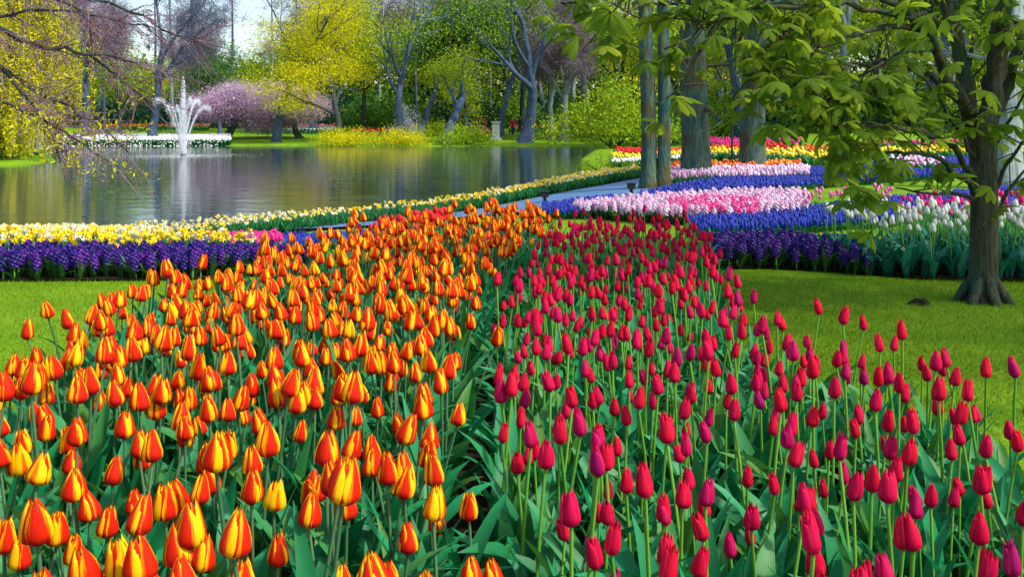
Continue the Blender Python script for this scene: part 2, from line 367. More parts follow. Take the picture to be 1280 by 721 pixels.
# ------------------------------------------------------------------ flower prototypes
def prof(v, xs, ys):
    v = np.asarray(v); return np.interp(v, xs, ys)
def smooth_prof(v, xs, ys):
    from_x = np.linspace(0, 1, 200); y = np.interp(from_x, xs, ys)
    kk = np.ones(15) / 15; y2 = np.convolve(np.pad(y, 7, mode='edge'), kk, 'valid'); return np.interp(v, from_x, y2)
def bloom(H, Rr, kind, sd, na=7, nv=9):
    g = Geo(); q = np.random.default_rng(sd); op = q.uniform(0, 1) ** 2 * (1.9 if sd % 5 == 3 else 1); a0 = q.uniform(0, 6.28)
    if kind == 'flame': xs, ys = [0, .05, .15, .32, .6, .84, 1], [.42, .84, 1.0, .99, .76, .46 + .1 * op, .17 + .14 * op]
    elif kind == 'slim': xs, ys = [0, .05, .18, .4, .68, .88, 1], [.52, .86, 1.0, .94, .74, .50, .26 + .16 * op]
    else: xs, ys = [0, .08, .25, .5, .75, .9, 1], [.4, .8, 1.0, .95, .75, .5, .3]
    for ring, rs in ((1, .90), (0, 1.0)):
        for j in range(3):
            th0 = a0 + (j * 2 + ring) * np.pi / 3 + q.normal(0, .07)
            a = np.linspace(-1, 1, na)[None]; v = np.linspace(0, 1, nv)[:, None]
            W = R(64 if ring == 0 else 58) * np.interp(v, [0, .3, .65, .85, .95, 1], [.85, 1, .98, .90, .66, .22])
            hs = 1 + q.normal(0, .035) - (.03 if ring else 0)
            r = Rr * smooth_prof(v, xs, ys) * rs * (1 - .09 * a ** 2 * (1 - ring)) + .0016 * q.normal() * v
            r = r + Rr * (.07 * a * (1 - ring) * min(1, 2) * (v > 0) + .06 * np.abs(a) ** 3 * v * q.uniform(-.3, 1.0))
            th = th0 + a * W; lean = q.normal(0, .03)
            z = H * hs * (v - (.05 + .16 * v ** 3) * a ** 2 * v + .025 * np.exp(-(a / .35) ** 2) * v ** 3)
            V = np.stack([r * np.cos(th), r * np.sin(th), z + 0 * th], -1)
            i = (np.arange(nv - 1)[:, None] * na + np.arange(na - 1)[None]).ravel()
            uv = np.stack(np.broadcast_arrays(a, v), -1).reshape(-1, 2)
            g.add(V.reshape(-1, 3), np.stack([i, i + 1, i + na + 1, i + na], -1), uv, q.uniform(0, .12))
    return g
def blade(L, w, p0, p1, az, sd, nl=9, z0=0.0, fold=.35):
    q = np.random.default_rng(sd); t = np.linspace(0, 1, nl); ph = p0 + (p1 - p0) * t ** 1.6
    ds = L / (nl - 1); rr = np.concatenate([[0], np.cumsum(np.sin(ph[1:]) * ds)]); zz = np.concatenate([[0], np.cumsum(np.cos(ph[1:]) * ds)])
    wd = w * np.interp(t, [0, .12, .35, .6, .85, 1], [.45, .7, 1, .88, .42, .02]) / 2
    c = np.array([-1, 0, 1.])[None]; nrm = np.stack([-np.cos(ph), np.sin(ph)], -1)
    tw = q.uniform(-.6, .6) * t
    y = c * wd[:, None] * np.cos(tw)[:, None]; lift = np.abs(c) * wd[:, None] * fold + c * wd[:, None] * np.sin(tw)[:, None] + .25 * wd[:, None] * np.sin(t * 9 + sd)[:, None] * c
    x = rr[:, None] + lift * nrm[:, :1]; z = zz[:, None] + lift * nrm[:, 1:] + z0
    V = np.stack(np.broadcast_arrays(x, y, z), -1).reshape(-1, 3)
    cA, sA = math.cos(az), math.sin(az); V = np.stack([V[:, 0] * cA - V[:, 1] * sA, V[:, 0] * sA + V[:, 1] * cA, V[:, 2]], -1)
    i = (np.arange(nl - 1)[:, None] * 3 + np.arange(2)[None]).ravel()
    uv = np.stack(np.broadcast_arrays(c, t[:, None]), -1).reshape(-1, 2)
    return Geo().add(V, np.stack([i, i + 1, i + 4, i + 3], -1), uv, q.uniform(0, .5))
def move(g, m):
    o = Geo(); o.inst(g, np.asarray(m)[None]); return o
def tulip_proto(kind, sd, hh, H, Rr, lw, petal, stem, leaf, nleaf=3, LL=(.26, .36)):
    q = np.random.default_rng(sd); parts = []
    top = np.array([q.normal(0, .018), q.normal(0, .018), hh]); t = np.linspace(0, 1, 5)[:, None]
    P = np.concatenate([top[None, :2] * t ** 2, t * hh], -1)
    parts.append(('stem', Geo().tube(P, np.linspace(.0042, .0034, 5), 5), stem))
    b = bloom(H, Rr, kind, sd); tl = q.normal(0, .10, 2)
    parts.append(('bloom', move(b, xf(top[0], top[1], hh - .002, 0, 1, tl[0], tl[1])), petal))
    az = q.uniform(0, 6.28)
    for j in range(nleaf):
        parts.append(('leaf', blade(q.uniform(*LL), lw * q.uniform(.75, 1.2), R(q.uniform(4, 16)), R(q.uniform(22, 95)), az + j * 2.2 + q.uniform(-.4, .4), sd * 7 + j, z0=.0), leaf))
    return parts
def hyacinth_proto(sd, fm, leaf, hh=.20, nf=46, sh=.11, rad=.026):
    q = np.random.default_rng(sd); fl = Geo()
    star = Geo(); th = np.arange(6) * np.pi / 3; rr = .014
    star.add(np.concatenate([[[0, 0, 0]], np.stack([rr * np.cos(th), rr * np.sin(th), np.full(6, .007)], -1)]), [[0, i + 1, (i + 1) % 6 + 1] for i in range(6)])
    for j in range(nf):
        f = (j + .5) / nf; a = j * 2.4; rd = rad * np.interp(f, [0, .3, .75, 1], [.8, 1, .8, .25])
        d = np.array([math.cos(a), math.sin(a), .25 + .9 * f ** 2]); d /= np.linalg.norm(d)
        zax = d; xax = np.cross([0, 0, 1.], zax); xax /= np.linalg.norm(xax) + 1e-9; yax = np.cross(zax, xax)
        m = np.eye(4); m[:3, 0] = xax; m[:3, 1] = yax; m[:3, 2] = zax; m[:3, 3] = [rd * math.cos(a), rd * math.sin(a), hh - sh + sh * f]
        fl.inst(star, m[None], [q.uniform(0, .45)])
    fol = Geo()
    for j in range(5): 
        b = blade(q.uniform(.15, .24), q.uniform(.02, .034), R(q.uniform(12, 30)), R(q.uniform(35, 100)), q.uniform(0, 6.28), sd * 5 + j, 6)
        fol.inst(b, np.eye(4)[None], [q.uniform(0, .9)])
    st = Geo().tube([[0, 0, 0], [0, 0, hh]], [.006, .004], 5)
    return [('flower_spike', fl, fm), ('stem', st, 'stem_lime'), ('foliage', fol, leaf)]
def daffodil_proto(sd, fm, cm, hh=.25):
    q = np.random.default_rng(sd); h = Geo(); th = np.arange(12) * np.pi / 6; rr = np.where(np.arange(12) % 2 == 0, .034, .017)
    V = np.concatenate([[[0, 0, 0]], np.stack([rr * np.cos(th), rr * np.sin(th), np.full(12, .004)], -1)])
    h.add(V, [[0, i + 1, (i + 1) % 12 + 1] for i in range(12)], None, q.uniform(0, .5))
    m = xf(0, 0, hh, q.uniform(0, 6.28), 1, 0, 0); pitch = R(q.uniform(35, 95)); az = q.uniform(-1.6, 1.6) - np.pi / 2
    Rm = (Matrix.Rotation(az, 4, 'Z') @ Matrix.Rotation(pitch, 4, 'Y')); mm = np.array(Rm); mm[:3, 3] = (0, 0, hh)
    head = move(h, mm)
    cup = Geo(); k = 7; t2 = np.arange(k) * 2 * np.pi / k
    V = np.concatenate([np.stack([.009 * np.cos(t2), .009 * np.sin(t2), np.full(k, .002)], -1), np.stack([.014 * np.cos(t2), .014 * np.sin(t2), np.full(k, .022)], -1)])
    cup.add(V, [[i, (i + 1) % k, k + (i + 1) % k, k + i] for i in range(k)])
    fol = Geo()
    for j in range(7): fol.inst(blade(q.uniform(.17, .27), .018, R(q.uniform(3, 15)), R(q.uniform(15, 70)), q.uniform(0, 6.28), sd * 3 + j, 5), np.eye(4)[None], [q.uniform(0, .8)])
    fol.tube([[0, 0, 0], [0, 0, hh]], [.003, .003], 4)
    return [('flower_head', head, fm), ('trumpet', move(cup, mm), cm), ('foliage', fol, 'small_leaf')]

def build_kind(name, protos, pts, nmax, label, cat, group, rest_label=None, sc=(.88, 1.12), tilt=.05, labeler=None, vis=None, hz=.3):
    """nmax nearest copies in view as things of their own, the rest as one mass per material"""
    n = len(pts); z = G(pts[:, 0], pts[:, 1]); s = rng.uniform(*sc, n); rz = rng.uniform(0, 6.28, n); tx, ty = rng.normal(0, tilt, (2, n)); pv = rng.integers(0, len(protos), n)
    px, py = proj(pts[:, 0], pts[:, 1], z + hz); inv = (px > -15) & (px < 1295) & (py < 735) & (py > 0)
    if vis is not None: inv &= vis(px, py)
    order = np.argsort(pts[:, 1] + (~inv) * 1e4); sel = order[:nmax]; sel = sel[inv[sel]]
    mats = xf(pts[:, 0], pts[:, 1], z, rz, s, tx, ty)
    meshes = [[(pn, g.mesh(name + '_' + pn, M[mt])) for pn, g, mt in pr] for pr in protos]
    for i in sel:
        e = bpy.data.objects.new(name, None); COL.objects.link(e); e.empty_display_size = .05
        e.matrix_world = Matrix(mats[i].tolist())
        lab = labeler(i, px, py, pts, s, sel, pv) if labeler else label
        tag(e, lab, cat, group)
        for pn, me in meshes[pv[i]]:
            o = bpy.data.objects.new(pn, me); COL.objects.link(o); o.parent = e
    rest = np.setdiff1d(np.arange(n), sel)
    if len(rest):
        by = {}
        for v in range(len(protos)):
            idx = rest[pv[rest] == v]
            if not len(idx): continue
            rr = rng.uniform(0, 1, len(idx))
            for pn, g, mt in protos[v]: by.setdefault(mt, Geo()).inst(g, mats[idx], rr)
        keys = list(by); root = None
        for kx in keys:
            o = link(name + '_mass' if root is None else ('foliage' if 'leaf' in kx or 'stem' in kx else 'bloom'), by[kx].mesh(name, M[kx]), root)
            if root is None: root = o; tag(o, rest_label or ('mass of ' + label), cat, None, 'stuff')
    return sel

def mass(name, proto_list, pts, label, cat, sc=(.85, 1.15), tilt=.08):
    build_kind(name, proto_list, pts, 0, label, cat, None, label, sc, tilt)

# ------------------------------------------------------------------ the two big tulip beds
def HP(x, y, h=.43): Y = F * (CH - h) / (y - HZ); return np.array([(x - 640) / F * Y, Y])
divide = [HP(712, 268), HP(640, 320), HP(598, 370), HP(592, 430), HP(582, 500), HP(600, 570), HP(650, 650), HP(700, 735)]
divide = np.array(divide + [np.array([.06, .9])])
o_left = np.array([HP(600, 264), HP(520, 272), HP(440, 285), HP(330, 312), HP(230, 340), HP(150, 362), HP(60, 402), HP(0, 436), HP(-60, 470), np.array([-1.75, 1.6]), np.array([-1.75, .9])])
r_right = np.array([HP(890, 276), HP(905, 320), HP(915, 355), HP(960, 380), HP(1060, 408), HP(1140, 425), HP(1250, 462), HP(1330, 500), np.array([1.5, 1.7]), np.array([1.5, .9])])
drape('tulip_bed_soil', o_left, r_right, 'soil', .02, 120, 30, kind='structure', label='dark soil of the tulip bed')
po = scatter(o_left + (.05, 0), divide - (.05, 0), .099, .42)
pr = scatter(divide + (.07, 0), r_right - (.04, 0), .101, .44)
ONES = 'zeroth first second third fourth fifth sixth seventh eighth ninth tenth eleventh twelfth thirteenth fourteenth fifteenth sixteenth seventeenth eighteenth nineteenth twentieth'.split()
def ordn(n):
    if n <= 20: return ONES[n]
    t = {2: 'twenty', 3: 'thirty', 4: 'forty'}[n // 10]
    return (t + '-' + ONES[n % 10]) if n % 10 else {30: 'thirtieth', 40: 'fortieth'}[n]
def tulip_labeler(colour, side, other):
    def f(i, px, py, pts, s, sel, pv):
        bands = [(640, 760, 'front row'), (575, 640, 'second row from the front'), (520, 575, 'third row from the front')]
        for lo, hi, nm in bands:
            if lo <= py[i] < hi:
                row = sorted([j for j in sel if lo <= py[j] < hi], key=lambda j: px[j]); k = row.index(i) + 1
                return f'{colour} tulip, {ordn(k)} from the left in the {nm}'
        dl = abs(px[i] - np.interp(py[i], [268, 320, 370, 430, 500, 570, 650, 735], [712, 640, 598, 592, 582, 600, 650, 700]))
        if dl < 45: return f'{colour} tulip growing beside the {other} tulips, behind the front rows'
        if py[i] > 440: return f'{colour} tulip in the middle of its bed, away from the lawn'
        return f'small-looking {colour} tulip further back in its bed near {side}'
    return f
flame = [tulip_proto('flame', 100 + j, .345 + .009 * ((j * 5) % 12), .061 + .003 * (j % 3), .0212 + .0012 * (j % 4), .052, 'flame', 'stem_grey', 'leaf', 4, (.28, .42)) for j in range(12)]
crim = [tulip_proto('slim', 200 + j, .34 + .010 * ((j * 4) % 11), .051 + .0025 * (j % 3), .0135 + .0010 * (j % 4), .050, 'crimson', 'stem_lime', 'leaf', 4, (.26, .40)) for j in range(11)]
build_kind('orange_tulip', flame, po, 300, 'orange tulip', 'tulip', 'orange and yellow flamed tulips of the big bed', 'mass of orange and yellow tulips at the back of their bed', (.82, 1.16), .08, tulip_labeler('orange-red and yellow', 'the violet hyacinths', 'crimson'), hz=.42)
build_kind('crimson_tulip', crim, pr, 300, 'crimson tulip', 'tulip', 'crimson and magenta tulips of the big bed', 'mass of crimson tulips at the back of their bed', (.84, 1.14), .05, tulip_labeler('slim crimson', 'the pink hyacinths', 'orange'), hz=.40)

# ------------------------------------------------------------------ side borders
hy = [hyacinth_proto(300 + j, 'purple', 'dark_leaf', .19 + .008 * j) for j in range(5)]
A1, B1 = strip([(-160, 354), (0, 353), (235, 352), (330, 346), (430, 338), (540, 325)], [(-160, 304), (0, 304), (200, 304), (330, 305), (430, 307), (540, 305)], 0, .2)
A2, B2 = strip([(885, 338), (960, 337), (1040, 341), (1085, 346)], [(880, 293), (960, 290), (1030, 293), (1085, 300)], 0, .2)
for k_, (a, b) in enumerate(((A1, B1), (A2, B2))): drape('bed_soil', a, b, 'soil', .02, kind='structure', label='dark soil under the violet hyacinths ' + ('on the left' if k_ == 0 else 'on the right'))
p1 = scatter(A1, B1, .082); p2 = scatter(A2, B2, .08)
build_kind('violet_hyacinth', hy, p1, 190, 'deep violet hyacinth in the border behind the left lawn', 'hyacinth', 'violet hyacinths behind the left lawn', 'far rows of violet hyacinths behind the left lawn', hz=.2)
build_kind('violet_hyacinth', hy, p2, 110, 'deep violet hyacinth in the border beside the white tulips', 'hyacinth', 'violet hyacinths behind the right lawn', 'hidden rows of violet hyacinths beside the white tulips', hz=.2)
wt = [tulip_proto('white', 400 + j, .36 + .02 * j, .065, .02, .055, 'white_petal', 'stem_lime', 'teal_leaf', 5, (.22, .36)) for j in range(6)]
A3, B3 = strip([(1062, 342), (1150, 351), (1300, 354), (1400, 356)], [(1015, 266), (1100, 263), (1300, 264), (1400, 264)], 0, .42)
drape('bed_soil', A3, B3, 'soil', .025, kind='structure', label='dark soil under the white tulips')
build_kind('white_tulip', wt, scatter(A3, B3, .108), 170, 'white tulip with a green-tinged base and blue-green leaves beside the young tree', 'tulip', 'white tulips behind the right lawn', 'white tulips beyond the right edge', hz=.4)
mt = [tulip_proto('white', 420 + j, .30 + .02 * j, .062, .022, .04, 'magenta_petal', 'stem_lime', 'leaf', 3, (.18, .28)) for j in range(3)]
pt_ = [tulip_proto('white', 430 + j, .24 + .02 * j, .06, .022, .04, 'pink_petal', 'stem_lime', 'leaf', 3, (.15, .2)) for j in range(3)]
A4, B4 = strip([(1125, 263), (1300, 262)], [(1130, 246), (1300, 238)], .36, .36)
build_kind('magenta_tulip', mt, scatter(A4, B4, .17), 120, 'magenta tulip behind the white tulips', 'tulip', 'magenta tulips behind the white tulips', hz=.34)
A5, B5 = strip([(1000, 250), (1110, 246)], [(1005, 240), (1110, 234)], .28, .28)
build_kind('pink_tulip', pt_, scatter(A5, B5, .22), 60, 'soft pink tulip in a loose line on the lawn behind the blue band', 'tulip', 'pink tulips in a loose line on the lawn', hz=.3)

# left strips
ye = [daffodil_proto(500 + j, 'yellow', 'yellow', .22 + .01 * j) for j in range(4)]
wh = [daffodil_proto(510 + j, 'white', 'yellow', .22 + .01 * j) for j in range(4)]
A6, B6 = strip([(-160, 304), (0, 304), (200, 304), (315, 301)], [(-160, 293), (0, 293), (200, 294), (318, 296)], .22, .22)
A7, B7 = strip([(-160, 293), (0, 293), (200, 294), (215, 294)], [(-160, 284), (0, 284), (120, 286), (215, 291)], .22, .22)
A8, B8 = strip([(215, 301), (290, 301), (350, 298)], [(215, 292), (290, 290), (350, 289)], .18, .18)
AE = np.array([ray(*p) for p in E_front]); BE = np.array([ray(a, b, .25) for a, b in E_back])
AF, BF = strip([(305, 303), (400, 299), (470, 297)], [(305, 293), (400, 290), (470, 287)], .12, .12)
for a, b, t_ in ((A6, B6, 'yellow daffodils'), (A7, B7, 'white daffodils'), (AE, BE, 'pondside daffodils'), (AF, BF, 'blue band'), (A8, B8, 'red tulips')):
    drape('bed_soil', a, b, 'soil', .02, kind='structure', label='dark soil under the ' + t_)
def scat_mix(a, b, sp, f):
    p = scatter(a, b, sp); m = rng.uniform(0, 1, len(p)) < f; return p[m], p[~m]
ya, wa = scat_mix(A6, B6, .072, .70); yb, wb = scat_mix(A7, B7, .065, .06); pE = scatter(AE, BE, .10); m_ = rng.uniform(0, 1, len(pE)) < np.where(pE[:, 0] < -2.6, .16, .5); yc, wc = pE[m_], pE[~m_]
build_kind('yellow_daffodil', ye, np.concatenate([ya, yb]), 180, 'yellow daffodil in the strip behind the violet hyacinths', 'daffodil', 'yellow daffodils behind the violet hyacinths', 'rest of the yellow daffodils behind the violet hyacinths', hz=.25)
build_kind('white_daffodil', wh, np.concatenate([wa, wb]), 150, 'white daffodil in the strip behind the yellow ones', 'daffodil', 'white daffodils behind the violet hyacinths', 'rest of the white daffodils behind the yellow strip', hz=.25)
build_kind('yellow_daffodil', ye, yc, 120, 'yellow daffodil in the mixed border along the pond', 'daffodil', 'yellow daffodils along the pond', 'rest of the yellow daffodils along the pond', hz=.25)
build_kind('white_daffodil', wh, wc, 150, 'white daffodil in the mixed border along the pond', 'daffodil', 'white daffodils along the pond', 'rest of the white daffodils along the pond', hz=.25)

# low-poly little flowers for bands nobody could count
def tiny(sd, hh, fr, fh, fm, leaf='small_leaf', nl=3, lwid=.016):
    q = np.random.default_rng(sd); b = Geo(); k = 5; th = np.arange(k) * 2 * np.pi / k; zs = [0, fh * .35, fh * .8, fh]; rs = [fr * .6, fr, fr * .7, fr * .15]
    V = np.concatenate([np.stack([r_ * np.cos(th), r_ * np.sin(th), np.full(k, z_ + hh - fh)], -1) for r_, z_ in zip(rs, zs)])
    Fq = [[j * k + i, j * k + (i + 1) % k, (j + 1) * k + (i + 1) % k, (j + 1) * k + i] for j in range(3) for i in range(k)]
    b.add(V, Fq, None, 0); fo = Geo()
    for j in range(nl): fo.inst(blade(hh * q.uniform(.7, 1.0), lwid, R(q.uniform(5, 20)), R(q.uniform(30, 80)), q.uniform(0, 6.28), sd + j, 4), np.eye(4)[None], [q.uniform(0, .9)])
    return [('flower', b, fm), ('foliage', fo, leaf)]
def band(front, back, sp, hh, fr, fh, fm, label, dz=None, name='flower_band', cat='flowers', lwid=.02, nl=4):
    dz = hh if dz is None else dz; a, b = strip(front, back, dz, dz); p = scatter(a, b, sp)
    mass(name, [tiny(600 + j, hh * (1 + .08 * j), fr, fh, fm, 'small_leaf', nl, lwid) for j in range(3)], p, label, cat)
band([(305, 303), (400, 299), (470, 297)], [(305, 293), (400, 290), (470, 287)], .05, .13, .014, .06, 'blue', 'band of blue grape hyacinths behind the orange tulips')
band([(215, 301), (290, 301), (350, 298)], [(215, 292), (290, 290), (350, 289)], .07, .18, .02, .05, 'magenta_f', 'strip of crimson tulips between the daffodil strips')
band([(420, 300), (470, 296), (560, 284)], [(450, 284), (500, 277), (560, 268)], .10, .36, .022, .055, 'red_f', 'small red tulips at the far left corner of the orange bed')
band([(675, 262), (720, 262), (765, 256)], [(680, 253), (720, 248), (765, 243)], .05, .14, .02, .07, 'blue', 'blue-violet hyacinths beside the blue path')
band([(800, 247), (870, 237), (960, 231), (1080, 222), (1300, 207)], [(800, 240), (870, 225), (960, 214), (1080, 203), (1300, 187)], .075, .15, .022, .08, 'blue', 'long upper band of blue hyacinths behind the pale pink ones')
band([(868, 282), (960, 281), (1030, 275), (1100, 270), (1300, 256)], [(862, 270), (900, 265), (1000, 257), (1100, 246), (1300, 228)], .06, .14, .018, .08, 'blue', 'lower band of blue hyacinths in front of the pink ones')
pp = [hyacinth_proto(320 + j, 'palepink', 'dark_leaf', .20 + .01 * j, 34) for j in range(4)]
hp = [hyacinth_proto(330 + j, 'hotpink', 'dark_leaf', .20 + .01 * j, 34) for j in range(4)]
A9, B9 = strip([(712, 254), (760, 257), (850, 261), (930, 261), (1008, 254)], [(715, 252), (800, 244), (880, 239), (1000, 236), (1012, 242)], .2, .2)
drape('bed_soil', A9, B9, 'soil', .02, kind='structure', label='dark soil under the pink hyacinths')
pj = scatter(A9, B9, .088, .5); jx, jy = proj(pj[:, 0], pj[:, 1], G(pj[:, 0], pj[:, 1]) + .2)
hot = ((jy > 246) & (jy < 259) & (jx > 835) & (jx < 950)) & (rng.uniform(0, 1, len(pj)) < .85) | ((jy > 258) & (jx > 870) & (rng.uniform(0, 1, len(pj)) < .35))
build_kind('pale_pink_hyacinth', pp, pj[~hot], 300, 'pale pink hyacinth in the bed between the two blue bands', 'hyacinth', 'pale pink hyacinths between the blue bands', 'farther pale pink hyacinths between the two blue bands', hz=.2)
build_kind('hot_pink_hyacinth', hp, pj[hot], 160, 'hot pink hyacinth in the bed between the two blue bands', 'hyacinth', 'hot pink hyacinths between the blue bands', 'farther hot pink hyacinths between the two blue bands', hz=.2)

# far beds beyond the big trunks
def fband(x0, x1, y0, y1, fm, label, hh=.35, sp=.22, slope=0.0):
    band([(x0, y1), (x1, y1 - slope)], [(x0, y0), (x1, y0 - slope)], sp, hh, .05, .09, fm, label, lwid=.08, nl=6)
band([(832, 219), (1010, 215)], [(832, 210), (1010, 206)], .10, .22, .03, .09, 'palepink', 'pale pink band just above the blue band behind the big trunks')
fband(832, 1000, 204, 208, 'orange_f', 'orange-red band above the pale pink band behind the big trunks', .25, .14, 3)
fband(765, 1060, 198, 201, 'white', 'white band above the orange-red one behind the big trunks', .25, .17, 4)
fband(765, 1060, 191, 196, 'yellow', 'yellow band behind the big trunks', .35, .25)
fband(770, 860, 185, 189, 'red_f', 'short red band left of the widest trunk', .35, .25)
fband(890, 990, 181, 187, 'red_f', 'bright red band behind the leaning trunk', .35, .25)
fband(886, 1000, 171, 177, 'magenta_f', 'magenta band at the far edge behind the leaning trunk', .35, .3)
fband(990, 1065, 181, 188, 'orange_f', 'orange band right of the leaning trunk', .35, .28)
fband(1105, 1180, 196, 203, 'palepink', 'pale pink band under the young tree leaves', .3, .18)
fband(1065, 1300, 184, 188, 'yellow', 'yellow band seen under the chestnut leaves', .35, .28)
fband(1065, 1300, 176, 179, 'magenta_f', 'magenta band seen under the chestnut leaves', .35, .3)
# far bank beds
fband(72, 288, 168, 175, 'white', 'long white flower bed on the far bank behind the fountain', .45, .16)
fband(125, 262, 152, 158, 'orange_f', 'orange-red flower band behind the fountain under the hedge', .5, .5)
fband(290, 322, 149, 156, 'yellow', 'yellow flower band left of the cherry trunks', .5, .5)
fband(322, 425, 152, 158, 'hotpink', 'pink and red flower band beneath the cherry trees', .5, .5)
fband(322, 425, 158, 162, 'white', 'white flower band beneath the cherry trees', .5, .5)
fband(440, 610, 160, 164, 'red_f', 'red flower strip behind the yellow shrubs on the far bank', .5, .4)
fband(490, 570, 155, 161, 'orange_f', 'orange flower band behind the yellow shrubs', .5, .5)
fband(520, 610, 150, 154, 'white', 'white flower band beyond the orange one', .5, .5)
fband(636, 700, 156, 161, 'orange_f', 'orange flower band near the strolling visitors', .5, .5)
print('flowers done')

# ------------------------------------------------------------------ path
pa = np.array([ray(*p) for p in [(300, 293), (400, 289), (470, 285), (545, 279), (600, 272), (690, 266), (760, 254), (805, 244), (850, 226), (872, 213), (872, 206)]])
pb = np.array([ray(*p) for p in [(300, 291), (400, 285), (470, 280), (540, 272), (590, 266), (700, 244), (760, 233), (802, 225), (835, 215), (850, 208), (855, 203)]])
drape('garden_path', pa, pb, 'path', .045, kind='structure', label='blue-grey asphalt path curving past the pond')
# path edging
def path_light(px, py, label):
    p = ray(px, py); e = link('path_light', None, None, (p[0], p[1], float(G(*p)))); tag(e, label, 'light', 'black path lights')
    put('post', Geo().tube([[0, 0, 0], [0, 0, .13]], .03, 10), 'black', e)
    h = Geo(); h.box((0, 0, .175), (.13, .13, .09)); h.box((0, 0, .228), (.16, .16, .012)); put('lamp_head', h, 'black', e, False)
path_light(681, 256, 'low black box-shaped path light by the left end of the blue flowers')
path_light(789, 246, 'low black box-shaped path light at the foot of the pale split trunk')

# ------------------------------------------------------------------ grass blades on the two lawns
def lawn(name, poly, n, label):
    P = np.array(poly); lo = P.min(0); hi = P.max(0); X = rng.uniform(lo[0], hi[0], n); Y = rng.uniform(lo[1], hi[1], n); k = poly_sd(X, Y, P) < 0
    bedP = np.concatenate([o_left, r_right[::-1]]); k &= poly_sd(X, Y, bedP) > .02; X = X[k]; Y = Y[k]
    b = Geo().add([[-.002, 0, 0], [.002, 0, 0], [.0, .006, .022]], [[0, 1, 2]])
    put(name, Geo().inst(b, xf(X, Y, G(X, Y), rng.uniform(0, 6.28, len(X)), rng.uniform(.6, 1.3, len(X)), rng.normal(0, .35, len(X)), rng.normal(0, .35, len(X))), rng.uniform(0, 1, len(X))), 'grass', None, False, kind='stuff', label=label)
lawn('lawn_grass', [(-1.2, 2.4), (-3.4, 2.4), (-5, 7), (-1.0, 7.05), (-.6, 5.5)], 90000, 'short green grass of the left lawn')
lawn('lawn_grass', [(.8, 2.0), (3.4, 2.2), (5, 7), (2.7, 7.1), (1.3, 7.3), (.9, 4)], 110000, 'short green grass of the lawn around the young tree')
mu = Geo(); q = ray(1150, 381); n_ = 24; th = np.arange(n_) * 2 * np.pi / n_; V = [[q[0], q[1], .035]]; 
for r_, z_ in ((.35, .032), (.7, .022), (1, -.005)):
    w_ = r_ * (1 + rng.normal(0, .16, n_)); V += [[q[0] + .075 * w_[i] * math.cos(th[i]), q[1] + .07 * w_[i] * math.sin(th[i]), z_ + rng.normal(0, .006)] for i in range(n_)]
mu.add(V, [[0, 1 + i, 1 + (i + 1) % n_] for i in range(n_)]); mu.F4.append(np.array([[1 + k_ * n_ + i, 1 + (k_ + 1) * n_ + i, 1 + (k_ + 1) * n_ + (i + 1) % n_, 1 + k_ * n_ + (i + 1) % n_] for k_ in range(2) for i in range(n_)]))
put('earth_clod', mu, 'soil', label='small dark heap of earth on the lawn left of the young tree', cat='earth')

# ------------------------------------------------------------------ trees
def rodr(v, ax, a):
    ax = ax / (np.linalg.norm(ax) + 1e-9); return v * math.cos(a) + np.cross(ax, v) * math.sin(a) + ax * (ax @ v) * (1 - math.cos(a))
def grow(g, p, d, L, r, lev, maxlev, q, tips, spread=.7, nb=(4, 6), up=.15, crook=.12, sides=8, start=.35, fall=.62):
    n = 7 if lev < 2 else 4; P = [p]; D = d.copy()
    for i in range(n):
        D = D + q.normal(0, crook, 3) + np.array([0, 0, up * .25]); D /= np.linalg.norm(D); P.append(P[-1] + D * L / n)
    P = np.array(P); rad = r * np.linspace(1, .45 if lev < maxlev else .15, n + 1)
    if lev == 0: rad[0] *= 1.45; rad[1] *= 1.05
    g.tube(P, rad, max(3, sides - 2 * lev), q.uniform(0, 1))
    if lev == maxlev: tips.append((P[-1], D)); tips.append((P[n // 2], D)); return
    for j in range(q.integers(*nb)):
        t = start + (1 - start) * (j + q.uniform(.2, 1)) / nb[1] if j else 1.0; t = min(t, 1.0)
        f = t * n; i0 = min(int(f), n - 1); pp_ = P[i0] + (P[i0 + 1] - P[i0]) * (f - i0)
        ax = np.cross(D, q.normal(0, 1, 3)); dd = rodr(D, ax, q.uniform(.35, 1.1) * spread if j else q.uniform(.05, .3))
        grow(g, pp_, dd, L * fall * q.uniform(.75, 1.15), r * (.6 if j else .72) * (1 - .3 * t) * q.uniform(.7, 1.0), lev + 1, maxlev, q, tips, spread, nb, up, crook, sides, .25, fall)
LEAF = Geo().add([[0, 0, 0], [.5, .18, .1], [1, 0, -.1], [.5, -.2, .05]], [[0, 1, 2, 3]])
def frames(n, q):
    a = q.normal(0, 1, (n, 3)); a /= np.linalg.norm(a, axis=1)[:, None]; b = np.cross(a, q.normal(0, 1, (n, 3))); b /= np.linalg.norm(b, axis=1)[:, None]; c = np.cross(a, b)
    return np.stack([a, b, c], -1)
def leaves(g, C, n, sig, size, q, flat=1.0):
    """n leaf faces around each centre"""
    C = np.repeat(np.asarray(C), n, 0); N = len(C); P = C + q.normal(0, 1, (N, 3)) * np.array([sig, sig, sig * flat])
    m = np.zeros((N, 4, 4)); m[:, :3, :3] = frames(N, q) * (size * q.uniform(.6, 1.4, N))[:, None, None]; m[:, :3, 3] = P; m[:, 3, 3] = 1
    cl = np.repeat(q.uniform(0, .55, (N + n - 1) // n), n)[:N]
    g.inst(LEAF, m, cl + q.uniform(0, .42, N)); return g
